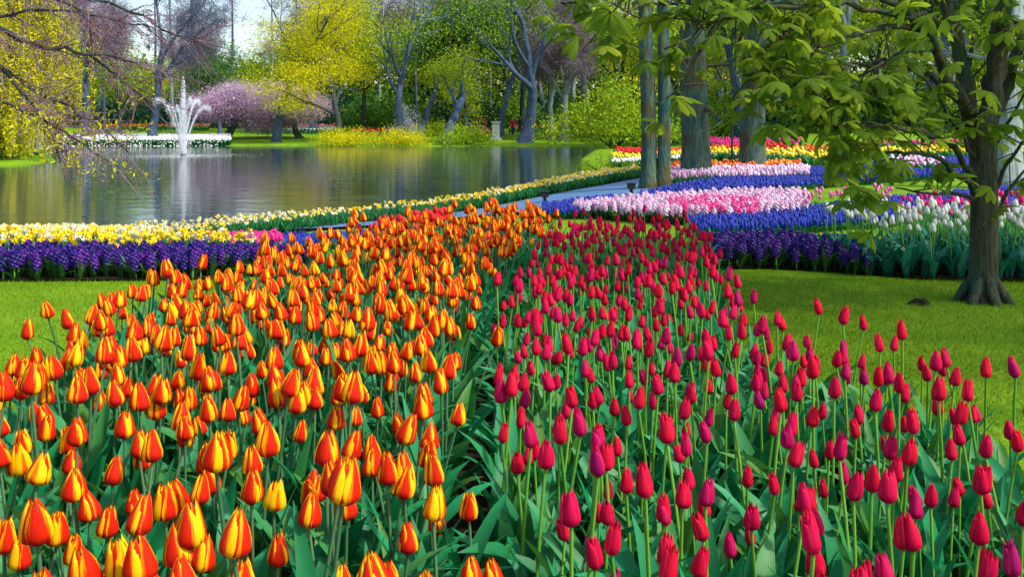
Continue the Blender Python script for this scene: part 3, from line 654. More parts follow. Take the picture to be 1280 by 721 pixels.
def twig_proto(sd, L=1.0, n=16):
    q = np.random.default_rng(sd); g = Geo()
    for j in range(n):
        d = q.normal(0, 1, 3) + np.array([0, 0, .6]); d /= np.linalg.norm(d); p = q.normal(0, .12, 3) * L; P = [p]
        for i in range(3): d = d + q.normal(0, .3, 3); d /= np.linalg.norm(d); P.append(P[-1] + d * L * .33)
        g.tube(P, np.linspace(1, .4, 4) * .009 * L, 3)
    return g
TW = [twig_proto(900 + j) for j in range(3)]
def tree_mesh(sd, H, rad, crownmat=None, nleaf=16, sig=.5, lsize=.28, bark='bark_blue', lean=(0, 0), spread=.8, maxlev=3, nb=(4, 6), twigs=None, twl=1.1, trunkfrac=.42, up=.15, crook=.09, fall=.62, sides=10, flat=.8, start=.45):
    q = np.random.default_rng(sd); g = Geo(); tips = []
    grow(g, np.zeros(3) + [0, 0, -.1], np.array([lean[0], lean[1], 1.]) / math.sqrt(1 + lean[0] ** 2 + lean[1] ** 2), H * trunkfrac, rad, 0, maxlev, q, tips, spread, nb, up, crook, sides, start, fall)
    C = np.array([t[0] for t in tips]); parts = [('trunk', g, bark)]
    if twigs:
        t = Geo(); fr = frames(len(C), q) * twl
        for v in range(3):
            idx = np.arange(len(C)) % 3 == v; m = np.zeros((idx.sum(), 4, 4)); m[:, :3, :3] = fr[idx]; m[:, :3, 3] = C[idx]; m[:, 3, 3] = 1; t.inst(TW[v], m)
        parts.append(('twigs', t, twigs))
    if crownmat: parts.append(('crown', leaves(Geo(), C, nleaf, sig, lsize, q, flat), crownmat))
    return parts
def plant(name, parts, x, y, label, cat='tree', group=None, rz=0, sc=1.0, cache={}):
    if len(cache) > 4000: cache.clear()
    e = link(name, None, None, (x, y, float(G(x, y)))); e.rotation_euler.z = rz; e.scale = (sc, sc, sc); tag(e, label, cat, group)
    key = id(parts)
    if key not in cache: cache[key] = (parts, [(pn, g.mesh(name + '_' + pn, M[m_])) for pn, g, m_ in parts])
    for pn, me in cache[key][1]: link(pn, me, e)
    return e
def at(px, Y): return (px - 640) / F * Y
FB = 'trees on the far bank'
def squash(o, k): o.scale = (o.scale[0] * 1.15, o.scale[1], o.scale[2] * k)
# far bank, told apart one by one
plant('bare_tree', tree_mesh(11, 17, .38, 'c_bud', 4, .7, .16, 'bark_blue', (.0, 0), .8, 3, (4, 6), 'c_purple_twig', 1.5), at(107, 78), 78, 'straight slate-blue trunk with bare crown beside the dark bin', group=FB)
plant('bare_tree', tree_mesh(12, 19, .36, 'c_bud', 3, .7, .14, 'bark_blue', (.02, 0), .75, 3, (4, 6), 'c_blue_twig', 1.5), at(190, 77), 77, 'tall forked bare tree just left of the fountain', group=FB)
plant('maple_tree', tree_mesh(13, 17, .33, 'c_yellow', 70, .7, .17, 'bark_blue', (.03, 0), .95, 3, (4, 6), None, flat=.4, start=.62, trunkfrac=.5), at(345, 79), 79, 'yellow-leaved tree with a slim blue-grey trunk by the cherry trees', group=FB)
plant('maple_tree', tree_mesh(14, 15, .30, 'c_yellow', 90, .75, .17, 'bark_dark', (.0, 0), 1.0, 3, (4, 6), None, trunkfrac=.36, up=.05, start=.25, flat=.4), at(425, 76), 76, 'broad bright yellow tree leaning its low boughs over the water', group=FB)
plant('bare_tree', tree_mesh(15, 17, .42, 'c_lime', 24, .7, .17, 'bark_blue', (.16, 0), .8, 3, (4, 6), None, 1.3, .40, flat=.45), at(500, 79), 79, 'leaning forked trunk right of the bright yellow tree', group=FB)
plant('bare_tree', tree_mesh(16, 15, .46, 'c_lime', 44, .8, .17, 'bark_blue', (.12, 0), 1.05, 3, (4, 6), None, 1.0, .36, flat=.4, up=.1, crook=.2), at(560, 76), 76, 'crooked wide-spreading tree at the middle of the far bank', group=FB)
plant('bare_tree', tree_mesh(17, 18, .55, 'c_lime', 24, .7, .17, 'bark_blue', (.18, 0), .85, 3, (4, 6), None, 1.4, .42, flat=.45), at(656, 77), 77, 'thick dark blue trunk leaning right, thickest on the far bank', group=FB)
plant('bare_tree', tree_mesh(18, 16, .28, 'c_bud', 5, .7, .18, 'bark_grey', (.05, 0), .8, 3, (4, 6), 'c_purple_twig', 1.4), at(690, 84), 84, 'slim pale trunk behind the thick leaning one', group=FB)
plant('bare_tree', tree_mesh(19, 14, .35, 'c_bud', 8, .7, .18, 'bark_grey', (.06, 0), .9, 3, (4, 6), 'c_purple_twig', 1.4), at(706, 82), 82, 'brownish flaring trunk at the right end of the far bank', group=FB)
cherry = tree_mesh(21, 6.5, .22, 'c_cherry', 110, .5, .11, 'bark_dark', (0, 0), 1.25, 3, (5, 7), None, 1, .33, up=.0, crook=.15, flat=.55)
squash(plant('cherry_tree', cherry, at(282, 84), 84, 'lilac-pink cherry tree in blossom, left of the pair', group='cherry trees in blossom', sc=1.7), .72)
squash(plant('cherry_tree', cherry, at(375, 86), 86, 'lilac-pink cherry tree in blossom, right of the pair', group='cherry trees in blossom', rz=2, sc=1.6), .74)
def bush(sd, H, W, mat, n=260, per=14, sig=.12, size=.09, stemmat='bark_dark'):
    q = np.random.default_rng(sd); th = q.uniform(0, 6.28, n); u = q.uniform(0, 1, n) ** .45; el = np.arccos(q.uniform(0, 1, n))
    bx_ = 1 + .22 * np.sin(th * 3 + sd) + .15 * np.sin(th * 5 + 2 * sd)
    C = np.stack([W / 2 * u * bx_ * np.sin(el) * np.cos(th), W / 2 * u * bx_ * np.sin(el) * np.sin(th), H * (.12 + .85 * u * np.cos(el) * (.85 + .3 * np.sin(th * 2 + sd)))], -1)
    g = Geo(); s_ = Geo()
    for j in range(9):
        e = C[q.integers(0, n)]; s_.tube([[0, 0, -.05], [e[0] * .35, e[1] * .35, e[2] * .5], e], [.02 * H + .01, .012 * H + .006, .004], 4)
    leaves(g, C, per, sig, size, q, .8); return [('stems', s_, stemmat), ('crown', g, mat)]
plant('blossom_shrub', bush(31, 3.2, 2.6, 'c_white', 260, 16, .16, .13), at(507, 80), 80, 'white blossoming shrub right of the bright yellow tree', 'shrub')
plant('rhododendron', bush(32, 2.2, 2.0, 'hotpink', 90, 14, .12, .13), at(603, 84) , 84, 'small pink-flowered shrub behind the crooked tree', 'shrub')
ylow = bush(33, 1.25, 4.8, 'c_yellow', 240, 22, .28, .14)
plant('yellow_shrub', ylow, at(430, 71.8), 71.9, 'low yellow shrub hanging over the far waterline, left one', 'shrub', 'low yellow shrubs on the far bank')
plant('yellow_shrub', ylow, at(500, 71.6), 71.7, 'low yellow shrub hanging over the far waterline, middle one', 'shrub', 'low yellow shrubs on the far bank', rz=1)
plant('yellow_shrub', bush(34, 1.5, 4.5, 'c_lime', 200, 14, .25, .2), at(580, 72), 72.3, 'yellow-green low shrub at the foot of the crooked tree', 'shrub', 'low yellow shrubs on the far bank')
plant('green_shrub', bush(35, 1.6, 3.4, 'c_lime', 200, 14, .2, .18), at(545, 90), 90, 'rounded lime shrub behind the white blossoms', 'shrub')
rs = bush(36, 5.0, 8.5, 'c_lime', 520, 16, .35, .24)
plant('green_shrub', rs, at(770, 62), 62, 'big lime-green shrub at the right end of the pond', 'shrub')
plant('green_shrub', bush(37, 4.2, 6, 'c_green', 420, 16, .35, .22), at(715, 88), 88, 'mid green shrub behind the brownish trunk', 'shrub')
plant('pond_shrub', bush(38, .8, 2.3, 'c_lime', 260, 12, .07, .05), at(762, 24.5), 24.5, 'low yellow-green shrub at the end of the daffodil border', 'shrub')
for j, (px_, Y_, H_, W_, mt_, lb) in enumerate([(150, 113, 4.2, 9, 'c_dark', 'dark green hedge behind the bin and orange flowers'), (235, 113, 4.2, 10, 'c_dark', 'dark green hedge behind the fountain spray'), (310, 113, 4.2, 8, 'c_dark', 'dark green hedge behind the left cherry tree'),
        (425, 113, 4.2, 8, 'c_dark', 'dark green hedge behind the right cherry tree'), (590, 108, 5.0, 7, 'c_dark', 'tall dark evergreen hedge behind the lime shrub'), (650, 112, 4.2, 8, 'c_green', 'green hedge behind the visitors'), (700, 112, 4.0, 8, 'c_dark', 'dark hedge behind the thick leaning trunk'),
        (470, 106, 4.5, 8, 'c_green', 'green hedge behind the bright yellow tree')]):
    plant('hedge', bush(50 + j, H_, W_, mt_, 300, 16, .5, .4), at(px_, Y_), Y_, lb, 'hedge')
# left bank
def willow():
    q = np.random.default_rng(61); g = Geo(); tips = []
    grow(g, np.array([0, 0, -.1]), np.array([.1, 0, 1.]), 4.2, .38, 0, 2, q, tips, 1.0, (5, 7), .3, .12, 10, .5, .8)
    st = Geo(); lv = Geo(); C = []
    for k_ in range(430):
        t = tips[q.integers(len(tips))][0] + q.normal(0, .55, 3); L = q.uniform(2.0, 5.5); L = min(L, t[2] - .2)
        if L < .5: continue
        P = np.array([t, t + [q.normal(0, .12), q.normal(0, .12), -L * .4], t + [q.normal(0, .2), q.normal(0, .2), -L]]); st.tube(P, [.012, .009, .004], 3)
        n = int(L * 9); u = q.uniform(0, 1, n)[:, None]; C.append(P[0] + (P[2] - P[0]) * u)
    leaves(lv, np.concatenate(C), 4, .07, .15, q, 1.3)
    return [('trunk', g, 'bark_dark'), ('hanging_twigs', st, 'c_bud'), ('crown', lv, 'c_yellow')]
plant('willow_tree', willow(), at(8, 44), 44, 'yellow weeping willow on the left bank of the pond')
plant('willow_tree', tree_mesh(62, 9, .3, 'c_yellow', 22, .5, .2, 'bark_dark', (.05, 0), 1.1, 3, (4, 6), None), at(25, 62), 62, 'upright yellow tree behind the weeping willow')
plant('blossom_shrub', bush(63, 2.2, 1.7, 'c_white', 140, 9, .12, .1), at(44, 47), 47, 'sparse white blossoming shrub at the foot of the willow', 'shrub')
plant('bank_shrub', bush(64, 1.3, 3.5, 'c_lime', 200, 14, .15, .1), at(12, 44), 42, 'low green growth on the bank under the willow', 'shrub')

# overhanging bare tree on the near left
def limb(g, pts, r0, r1, sides=6):
    W = np.array([[(x - 640) / F * Y, Y, CH - (y - HZ) / F * Y] for x, y, Y in pts]); t = np.linspace(0, 1, len(W)); tt = np.linspace(0, 1, (len(W) - 1) * 4 + 1)
    S = np.stack([np.interp(tt, t, W[:, k_]) for k_ in range(3)], -1); kk = np.array([.25, .5, .25])
    for _ in range(2): S[1:-1] = .25 * S[:-2] + .5 * S[1:-1] + .25 * S[2:]
    L_ = np.linalg.norm(S[-1] - S[0]); S[1:-1] += rng.normal(0, L_ * .006, S[1:-1].shape); g.tube(S, np.linspace(r0, r1, len(S)), sides, rng.uniform(0, 1)); return S
og = Geo(); bud = Geo(); tw = Geo(); bx0, by0 = -9.6, 13.0
og.tube([[bx0, by0, -.5], [bx0 + .1, by0, 1], [bx0 + .3, by0 + .2, 3], [bx0 + .2, by0 + .3, 5.5], [bx0, by0 + .3, 8]], [.42, .3, .26, .2, .08], 12)
LB = [[(-110, -20, 13.4), (-40, 55, 13.6), (0, 82, 13.8), (50, 118, 14), (100, 140, 14), (160, 190, 14), (215, 260, 14.2)][:6], [(-110, -30, 13.4), (-30, 25, 13.6), (10, 43, 13.8), (55, 60, 14), (110, 66, 14), (170, 76, 14), (230, 100, 14)],
      [(-110, -60, 13.4), (0, -10, 14), (70, -5, 14.2), (110, 20, 14.2), (115, 66, 14.2)], [(-110, -80, 13.2), (0, -40, 13.6), (90, -10, 13.8), (180, 20, 14), (260, 60, 14)], [(-40, 25, 14), (60, 10, 14.4), (150, 25, 14.6), (210, 40, 14.6)],
      [(0, 82, 13.8), (40, 130, 13.7), (70, 175, 13.6), (75, 205, 13.6)], [(110, 66, 14), (150, 100, 14.1), (190, 130, 14.2)], [(-60, 100, 13.6), (10, 130, 13.5), (50, 150, 13.5), (90, 168, 13.4), (150, 215, 13.4)]]
q6 = np.random.default_rng(66); bc = []; yc_ = []
for li, l_ in enumerate(LB):
    S = limb(og, l_, .055 if li < 4 else .03, .008, 6)
    for k_ in range(len(S) * 3):
        i_ = q6.integers(2, len(S) - 1); p = S[i_]; d = np.array([q6.uniform(.1, 1), q6.normal(0, .5), q6.uniform(-.9, .35)]); d /= np.linalg.norm(d); L_ = q6.uniform(.3, 1.1)
        P = [p]; 
        for _ in range(4): d = d + q6.normal(0, .16, 3) + [0, 0, -.06]; d /= np.linalg.norm(d); P.append(P[-1] + d * L_ / 4)
        tw.tube(P, np.linspace(.008, .003, 5), 3); P = np.array(P); u = q6.uniform(0, 1, (11, 1)); seg = P[0] * (1 - u) + P[-1] * u
        (yc_ if (li in (0, 5, 7) and q6.uniform() < .22) else bc).append(seg)
leaves(bud, np.concatenate(bc), 3, .03, .035, q6); yl = leaves(Geo(), np.concatenate(yc_), 3, .05, .07, q6)
e = link('overhanging_tree', None); tag(e, 'dark bare tree reaching thin budding boughs in from the left edge', 'tree')
put('trunk', og, 'bark_dark', e); put('twigs', tw, 'c_purple_twig', e); put('buds', bud, 'c_bud', e, False); put('crown', yl, 'c_yellow', e, False)

# three big trunks on the right and a pale one behind the young tree
def big_trunk(px, py, w, lean, bark, H=9, sd=1, extra=None, crown_=True):
    p = ray(px, py); Y = p[1]; q = np.random.default_rng(sd); r = w / F * Y / 2; g = Geo(); n = 22; t = np.linspace(0, 1, n)
    P = np.stack([lean * H * t + .05 * np.sin(t * 7 + sd) , .04 * np.sin(t * 5), H * t - .15], -1)
    rad = r * (1 + .55 * np.exp(-t * H / .22)) * (1 - .35 * t); g.tube(P, rad, 20, 0, False, .018, .05)
    if extra:
        dx, w2 = extra; r2 = w2 / F * Y / 2; P2 = P + [dx / F * Y, -.06, 0]; P2[:, 0] += (dx / F * Y) * .8 * t; g.tube(P2, r2 * (1 + .5 * np.exp(-t * H / .2)) * (1 - .35 * t), 16, .5, False, .018, .05)
    tips = []; top = P[-1]
    for j in range(6):
        d = np.array([math.cos(j * 1.05), math.sin(j * 1.05), .8]); d /= np.linalg.norm(d)
        grow(g, P[-1 - 2 * (j % 3)], d, 2.6, r * .45, 1, 3, q, tips, .8, (3, 5), .1, .12, 8, .3, .6)
    for j in range(5):     # low bare boughs that reach into view
        k_ = int(n * (.22 + .09 * j)); a = q.uniform(0, 6.28); d = np.array([math.cos(a), .4 * math.sin(a), .25]); d /= np.linalg.norm(d)
        grow(g, P[k_], d, q.uniform(1.1, 1.9), r * .16, 2, 3, q, [], .9, (4, 6), .05, .25, 8, .3, .6)
    parts = [('trunk', g, bark)]; C = np.array([t_[0] for t_ in tips])
    tg = Geo(); m = np.zeros((len(C), 4, 4)); m[:, :3, :3] = frames(len(C), q); m[:, :3, 3] = C; m[:, 3, 3] = 1; tg.inst(TW[0], m); parts.append(('twigs', tg, 'c_blue_twig'))
    parts.append(('crown', leaves(Geo(), C, 8, .4, .12, q), 'c_lime')); return parts, p
for px_, py_, w_, ln_, bk, lb, sd, ex in [(808, 238, 20, .004, 'bark_teal', 'pale teal split double trunk left of the widest trunk', 1, (17, 17)), (869, 225, 36, .005, 'bark_teal', 'widest teal-mottled trunk between the split trunk and the leaning trunk', 2, None),
                                   (941, 218, 32, .035, 'bark_teal', 'grey-green trunk leaning right beside the far flower bands', 3, None), (1262, 236, 36, .0, 'bark_grey', 'pale grey trunk half hidden behind the young tree', 4, None)]:
    parts, p = big_trunk(px_, py_, w_, ln_, bk, 8.5, sd, ex); plant('park_tree', parts, p[0], p[1], lb, 'tree', 'big trunks behind the hyacinth bands')
print('trees 1')

# ------------------------------------------------------------------ young chestnut on the right
def leaflet(L, w, az, droop, sd):
    b = blade(L, w, R(60), R(droop), az, sd, 7, 0, .25)
    return b
def palmate(sd):
    q = np.random.default_rng(sd); g = Geo(); n = 6
    for j in range(n):
        az = (j - (n - 1) / 2) * R(42) + q.normal(0, .1); L = q.uniform(.125, .18) * (1 - .12 * abs(j - 2.5) / 2.5)
        t = np.linspace(0, 1, 7); w = L * .36; wd = w / 2 * np.interp(t, [0, .2, .45, .66, .86, 1], [.12, .45, .9, 1, .55, .02])
        ph = R(q.uniform(70, 85)) + R(q.uniform(50, 85)) * t ** .8; ds = L / 6
        rr = np.concatenate([[0], np.cumsum(np.sin(ph[1:]) * ds)]); zz = np.concatenate([[0], np.cumsum(np.cos(ph[1:]) * ds)])
        c = np.array([-1, 0, 1.])[None]; y = c * wd[:, None]; z = zz[:, None] - np.abs(c) * wd[:, None] * .35; x = rr[:, None] + 0 * c
        x2 = x * math.cos(az) - y * math.sin(az); y2 = x * math.sin(az) + y * math.cos(az)
        i = (np.arange(6)[:, None] * 3 + np.arange(2)[None]).ravel()
        g.add(np.stack([x2, y2, z + 0 * x2], -1).reshape(-1, 3), np.stack([i, i + 1, i + 4, i + 3], -1), np.stack(np.broadcast_arrays(c * .25, t[:, None]), -1).reshape(-1, 2), q.uniform(0, .18))
    return g
PAL = [palmate(700 + j) for j in range(6)]
tp = ray(1228, 377); TX, TY = tp; tg = Geo()
tk = np.array([(1228, 386), (1228, 368), (1229, 345), (1230, 300), (1230, 250), (1229, 200), (1226, 165), (1222, 140)])
S = np.array([[(x - 640) / F * TY, TY, CH - (y - HZ) / F * TY] for x, y in tk]); tg.tube(S, [.135, .103, .088, .082, .080, .082, .09, .10], 18, 0, False, .012, .05)
for j in range(7):      # root flare
    a = j * .9 + .3; c0, s0 = math.cos(a), math.sin(a); tg.tube([[TX + .05 * c0, TY + .05 * s0, .16], [TX + .12 * c0, TY + .12 * s0, .06], [TX + .16 * c0, TY + .16 * s0, .005], [TX + .20 * c0, TY + .20 * s0, -.03]], [.04, .036, .026, .015], 8, 0, False, .03)
def cl(pts, r0, r1, s=8): return limb(tg, pts, r0 * .9, r1, s)
D = TY
main = [cl([(1218, 170, D), (1212, 120, D), (1200, 70, D - .05), (1185, 10, D - .1), (1170, -80, D - .2)], .06, .035), cl([(1228, 170, D), (1240, 120, D), (1248, 60, D), (1256, 0, D), (1262, -90, D + .1)], .085, .05),
        cl([(1236, 165, D), (1262, 90, D + .1), (1290, 20, D + .2), (1330, -60, D + .3)], .05, .03), cl([(1216, 150, D), (1190, 110, D - .2), (1165, 50, D - .4), (1130, 10, D - .6), (1080, -10, D - .8)], .045, .016)]
br = []
B_ = [[(1215, 145, D), (1180, 105, D - .2), (1150, 90, D - .3), (1100, 75, D - .5), (1040, 88, D - .8), (985, 110, D - 1)],
      [(1222, 205, D), (1200, 165, D - .2), (1170, 120, D - .4), (1150, 88, D - .6)],
      [(1222, 232, D), (1190, 180, D - .3), (1150, 165, D - .5), (1100, 160, D - .8), (1050, 158, D - 1), (1010, 160, D - 1.1)],
      [(1225, 245, D), (1195, 215, D - .3), (1165, 195, D - .4), (1120, 190, D - .5), (1090, 195, D - .6)],
      [(1225, 250, D), (1190, 240, D - .2), (1160, 243, D - .3), (1120, 235, D - .4)],
      [(1195, 50, D - .2), (1150, 20, D - .5), (1080, 10, D - .8), (990, 5, D - 1.1), (900, 25, D - 1.3), (830, 62, D - 1.4)],
      [(1170, 40, D - .3), (1110, 30, D - .6), (1040, 55, D - .9), (980, 80, D - 1.1), (930, 95, D - 1.2)],
      [(1185, 0, D - .2), (1090, -30, D - .6), (980, -30, D - 1), (880, -15, D - 1.3), (800, 10, D - 1.5), (750, 35, D - 1.6)],
      [(1180, -20, D - .2), (1050, -60, D - .7), (900, -55, D - 1.2), (780, -35, D - 1.5), (715, -5, D - 1.6), (700, 20, D - 1.6)],
      [(1240, 190, D), (1262, 150, D - .1), (1290, 100, D - .2)], [(1240, 250, D), (1258, 205, D - .1), (1285, 170, D - .2), (1330, 120, D - .3)], [(1243, 275, D), (1262, 235, D), (1300, 190, D)],
      [(1150, 165, D - .5), (1120, 140, D - .6), (1080, 130, D - .8), (1030, 140, D - 1)], [(1165, 60, D - .4), (1120, 65, D - .7), (1060, 110, D - 1), (1020, 130, D - 1.1)],
      [(1050, -10, D - .8), (1000, 30, D - 1), (960, 60, D - 1.1)], [(1256, 20, D), (1285, 40, D - .2), (1310, 60, D - .4)], [(900, 25, D - 1.3), (870, 70, D - 1.4), (850, 110, D - 1.4)]]
q7 = np.random.default_rng(77); LP = []
for k_, b_ in enumerate(B_): br.append(cl(b_, .026 if len(b_) > 4 else .017, .005, 6))
dens = [26, 6, 15, 10, 2, 20, 18, 14, 9, 6, 6, 5, 16, 16, 12, 9, 3]
for S_, dn in zip(br, dens):
    for _ in range(dn):
        f = q7.uniform(.35, 1) ** .8 * (len(S_) - 1); i_ = min(int(f), len(S_) - 2); p = S_[i_] * (1 - f + i_) + S_[i_ + 1] * (f - i_)
        d = q7.normal(0, .14, 3) + [0, 0, -.02]; e_ = p + d
        tg.tube([p, p + d * .5 + [0, 0, .03], e_], [.005, .004, .002], 4)
        for _2 in range(q7.integers(1, 4)): LP.append(e_ + q7.normal(0, .07, 3))
for S_ in main:
    for _ in range(14):
        p = S_[q7.integers(len(S_) // 2, len(S_))]; LP.append(p + q7.normal(0, .25, 3) + [0, -.1, .1])
for _ in range(150): LP.append(np.array([q7.normal(TX - .9, 1.1), q7.normal(TY - .2, .7), q7.uniform(2.1, 3.6)]))   # the crown above the frame
LP = np.array(LP); cg = Geo(); pv = q7.integers(0, 6, len(LP))
for v in range(6):
    P_ = LP[pv == v]; cg.inst(PAL[v], xf(P_[:, 0], P_[:, 1], P_[:, 2], q7.uniform(0, 6.28, len(P_)), q7.uniform(.55, 1.12, len(P_)), q7.normal(-.1, .3, len(P_)), q7.normal(0, .3, len(P_))), q7.uniform(0, .8, len(P_)))
e = link('chestnut_tree', None, None, (TX, TY, 0)); tag(e, 'young horse chestnut with drooping palmate leaves on the right lawn', 'tree')
for nm, g_, m_ in (('trunk', tg, 'bark_brown'), ('crown', cg, 'c_chestnut')):
    o = put(nm, g_, m_, e); o.location = (-TX, -TY, 0)

plant('park_tree', tree_mesh(91, 11, .22, 'c_green', 20, .45, .14, 'bark_brown', (0, 0), .95, 3, (4, 6), None, 1, .36, start=.4), 7.4, 3.0, 'leafy tree added out of view past the right edge to shade the lawn', 'tree')  # unseen tree, added and placed so its crown shades the right lawn
# ------------------------------------------------------------------ wood behind
print('wood')
wp = [tree_mesh(81, 20, .32, 'c_green', 34, 1.0, .42, 'bark_blue', (0, 0), .9, 3, (4, 6), 'c_blue_twig', 1.2, .38, start=.4), tree_mesh(82, 20, .28, 'c_lime', 30, 1.0, .38, 'bark_dark', (0, 0), .9, 3, (4, 6), None, 1.5, .34, start=.3),
      tree_mesh(83, 23, .34, 'c_bud', 9, .9, .26, 'bark_grey', (0, 0), .8, 3, (4, 6), 'c_purple_twig', 1.9, .42), tree_mesh(84, 17, .26, 'c_yellow', 28, 1.0, .36, 'bark_blue', (0, 0), .9, 3, (4, 6), None, 1, .38)]
kinds = ['green-leaved', 'lime-leaved', 'bare purplish', 'yellow-leaved']
q8 = np.random.default_rng(88)
row = [(60, 96, 2), (150, 94, 1), (235, 98, 2), (275, 92, 0), (310, 100, 1), (390, 96, 3), (455, 98, 1), (530, 92, 0), (585, 98, 1), (625, 90, 0), (655, 100, 1), (735, 92, 2), (775, 86, 1), (845, 80, 1), (900, 84, 3), (925, 70, 0), (985, 76, 1), (1040, 66, 2), (1095, 74, 1), (1150, 64, 0), (1210, 76, 1), (1270, 66, 3), (1330, 74, 0), (-40, 90, 0)]
spot = ['behind the willow', 'behind the bin', 'behind the fountain', 'left of the cherry trees', 'behind the left cherry tree', 'behind the right cherry tree', 'behind the bright yellow tree', 'right of the leaning forked trunk', 'behind the crooked tree',
        'right of the crooked tree', 'behind the thick leaning trunk', 'behind the brownish trunk', 'left of the split trunk', 'between the split and the widest trunk', 'behind the widest trunk', 'just left of the leaning grey-green trunk', 'right of the leaning grey-green trunk',
        'behind the left leaves of the young chestnut', 'behind the middle leaves of the young chestnut', 'behind the right leaves of the young chestnut', 'behind the young chestnut trunk', 'behind the pale grey trunk', 'at the far right edge', 'at the far left edge']
for (px_, Y_, kd), s_ in zip(row, spot):
    plant('woodland_tree', wp[kd], at(px_, Y_), Y_, f'{kinds[kd]} woodland tree {s_}', 'tree', 'woodland trees behind the flower beds', q8.uniform(0, 6.28), q8.uniform(.95, 1.2) * (.62 if 130 < px_ < 345 else 1))
wood = {}
N = 74; wxp = np.concatenate([np.linspace(-110, 110, 44) + q8.normal(0, 2, 44), np.linspace(-130, 130, 40) + q8.normal(0, 2, 40)]); wyp = np.concatenate([q8.uniform(112, 124, 44), q8.uniform(126, 150, 40)])
kd = q8.integers(0, 4, len(wxp)); kd[q8.uniform(0, 1, len(kd)) < .35] = 2
for v in range(4):
    idx = kd == v; ppx = 640 + F * wxp[idx] / wyp[idx]; m = xf(wxp[idx], wyp[idx], G(wxp[idx], wyp[idx]), q8.uniform(0, 6.28, idx.sum()), q8.uniform(.8, 1.1, idx.sum()) * np.where((ppx > 120) & (ppx < 350), .6, 1))
    for pn, g_, mt_ in wp[v]: wood.setdefault(mt_, Geo()).inst(g_, m, q8.uniform(0, 1, len(m)))
C = np.stack([q8.uniform(-140, 140, 7500), q8.uniform(118, 138, 7500), q8.uniform(.1, 1, 7500) ** 1.3 * 14], -1); cpx = 640 + F * C[:, 0] / C[:, 1]; C[:, 2] *= np.where((cpx > 120) & (cpx < 350), .6, 1); wood.setdefault('c_dark', Geo()); leaves(wood['c_dark'], C[:1300], 12, 1., 1.2, q8); leaves(wood['c_green'], C[1300:4300], 10, 1., .9, q8); leaves(wood['c_lime'], C[4300:], 9, 1., .8, q8)
leaves(wood['c_dark'], np.stack([q8.uniform(-150, 150, 2600), q8.uniform(140, 150, 2600), q8.uniform(0, 6.5, 2600)], -1), 9, 1., 1.5, q8)
root = None
for kx, g_ in wood.items():
    o = link('far_wood' if root is None else 'foliage', g_.mesh('far_wood', M[kx], False), root)
    if root is None: root = o; tag(o, 'far-off mixed wood closing the view behind the garden', 'wood', None, 'stuff')
for j in range(30):      # slim straight trunks standing in front of the wood
    x_ = at(40 + j * 43 + q8.uniform(-14, 14), 106); y_ = q8.uniform(102, 112); Hh = q8.uniform(15, 19); r_ = q8.uniform(.13, .24); ln = q8.normal(0, .02)
    g_ = Geo().tube([[0, 0, -.1], [ln * Hh * .3, 0, Hh * .3], [ln * Hh * .6 + .1, 0, Hh * .6], [ln * Hh, 0, Hh]], [r_ * 1.2, r_, r_ * .8, r_ * .4], 8); tw_ = Geo(); m = xf(q8.normal(0, .7, 10), q8.normal(0, .7, 10), q8.uniform(Hh * .5, Hh, 10), 0, q8.uniform(1.5, 2.5, 10)); tw_.inst(TW[0], m)
    sp_ = ['behind the left willow', 'behind the fountain', 'behind the cherry trees', 'behind the bright yellow tree', 'behind the crooked tree', 'behind the thick leaning trunk', 'behind the big lime shrub', 'behind the widest trunk', 'behind the chestnut leaves', 'behind the chestnut trunk'][min(j // 3, 9)]
    plant('woodland_tree', [('trunk', g_, ['bark_blue', 'bark_grey', 'bark_blue'][j % 3]), ('twigs', tw_, 'c_purple_twig')], x_, y_, f'{["first", "second", "third"][j % 3]} slim straight far trunk from the left {sp_}', 'tree', 'slim trunks in front of the wood')
# undergrowth behind the right-hand flower bands
for j, (px_, Y_, H_, W_, mt_, lb) in enumerate([(815, 66, 3.2, 5, 'c_green', 'leafy undergrowth left of the widest trunk'), (850, 70, 4, 6, 'c_green', 'leafy undergrowth right of the split trunk'), (905, 72, 4.2, 6, 'c_lime', 'yellow-green undergrowth between widest and leaning trunks'),
        (990, 70, 3.2, 6, 'c_dark', 'dark undergrowth right of the leaning trunk'), (1060, 66, 3.4, 7, 'c_green', 'undergrowth behind the left leaves of the chestnut'), (1140, 62, 3.2, 7, 'c_dark', 'dark undergrowth behind the middle of the chestnut'), (1230, 60, 3.2, 8, 'c_lime', 'yellow-green undergrowth behind the chestnut trunk')]):
    plant('undergrowth_shrub', bush(70 + j, H_, W_, mt_, 300, 14, .4, .26), at(px_, Y_), Y_, lb, 'shrub')

# ------------------------------------------------------------------ fountain
fy = F * (CH - WZ) / (195 - HZ); fx = at(229, fy); q9 = np.random.default_rng(99)
e = link('fountain', None, None, (fx, fy, WZ)); tag(e, 'white fountain jet with arching side sprays on the pond', 'fountain')
drop = Geo().add([[-.5, 0, 0], [.5, 0, 0], [0, 0, 1.2], [0, 0, -1.2], [0, .5, 0]], [[0, 1, 2], [1, 0, 3], [0, 4, 2], [1, 4, 3]])
def jet(n, vz, vr, az, spread, s0, tmax=1.0, grow_=1.0):
    t = q9.uniform(0, 1, n) ** .8 * tmax; T = vz / 9.81
    tt = t * T * 2 * .62; V = vz * (1 + q9.normal(0, spread, n)); VR = vr * (1 + q9.normal(0, spread * 2, n)); a = az + q9.normal(0, spread * 1.2, n)
    x = VR * tt * np.cos(a); y = VR * tt * np.sin(a); z = np.maximum(V * tt - 4.905 * tt ** 2, .0)
    return xf(x + q9.normal(0, .012 + .02 * grow_, n), y + q9.normal(0, .012, n), z, q9.uniform(0, 6.28, n), s0 * q9.uniform(.5, 1.5, n))
c_ = Geo(); n_ = 11000
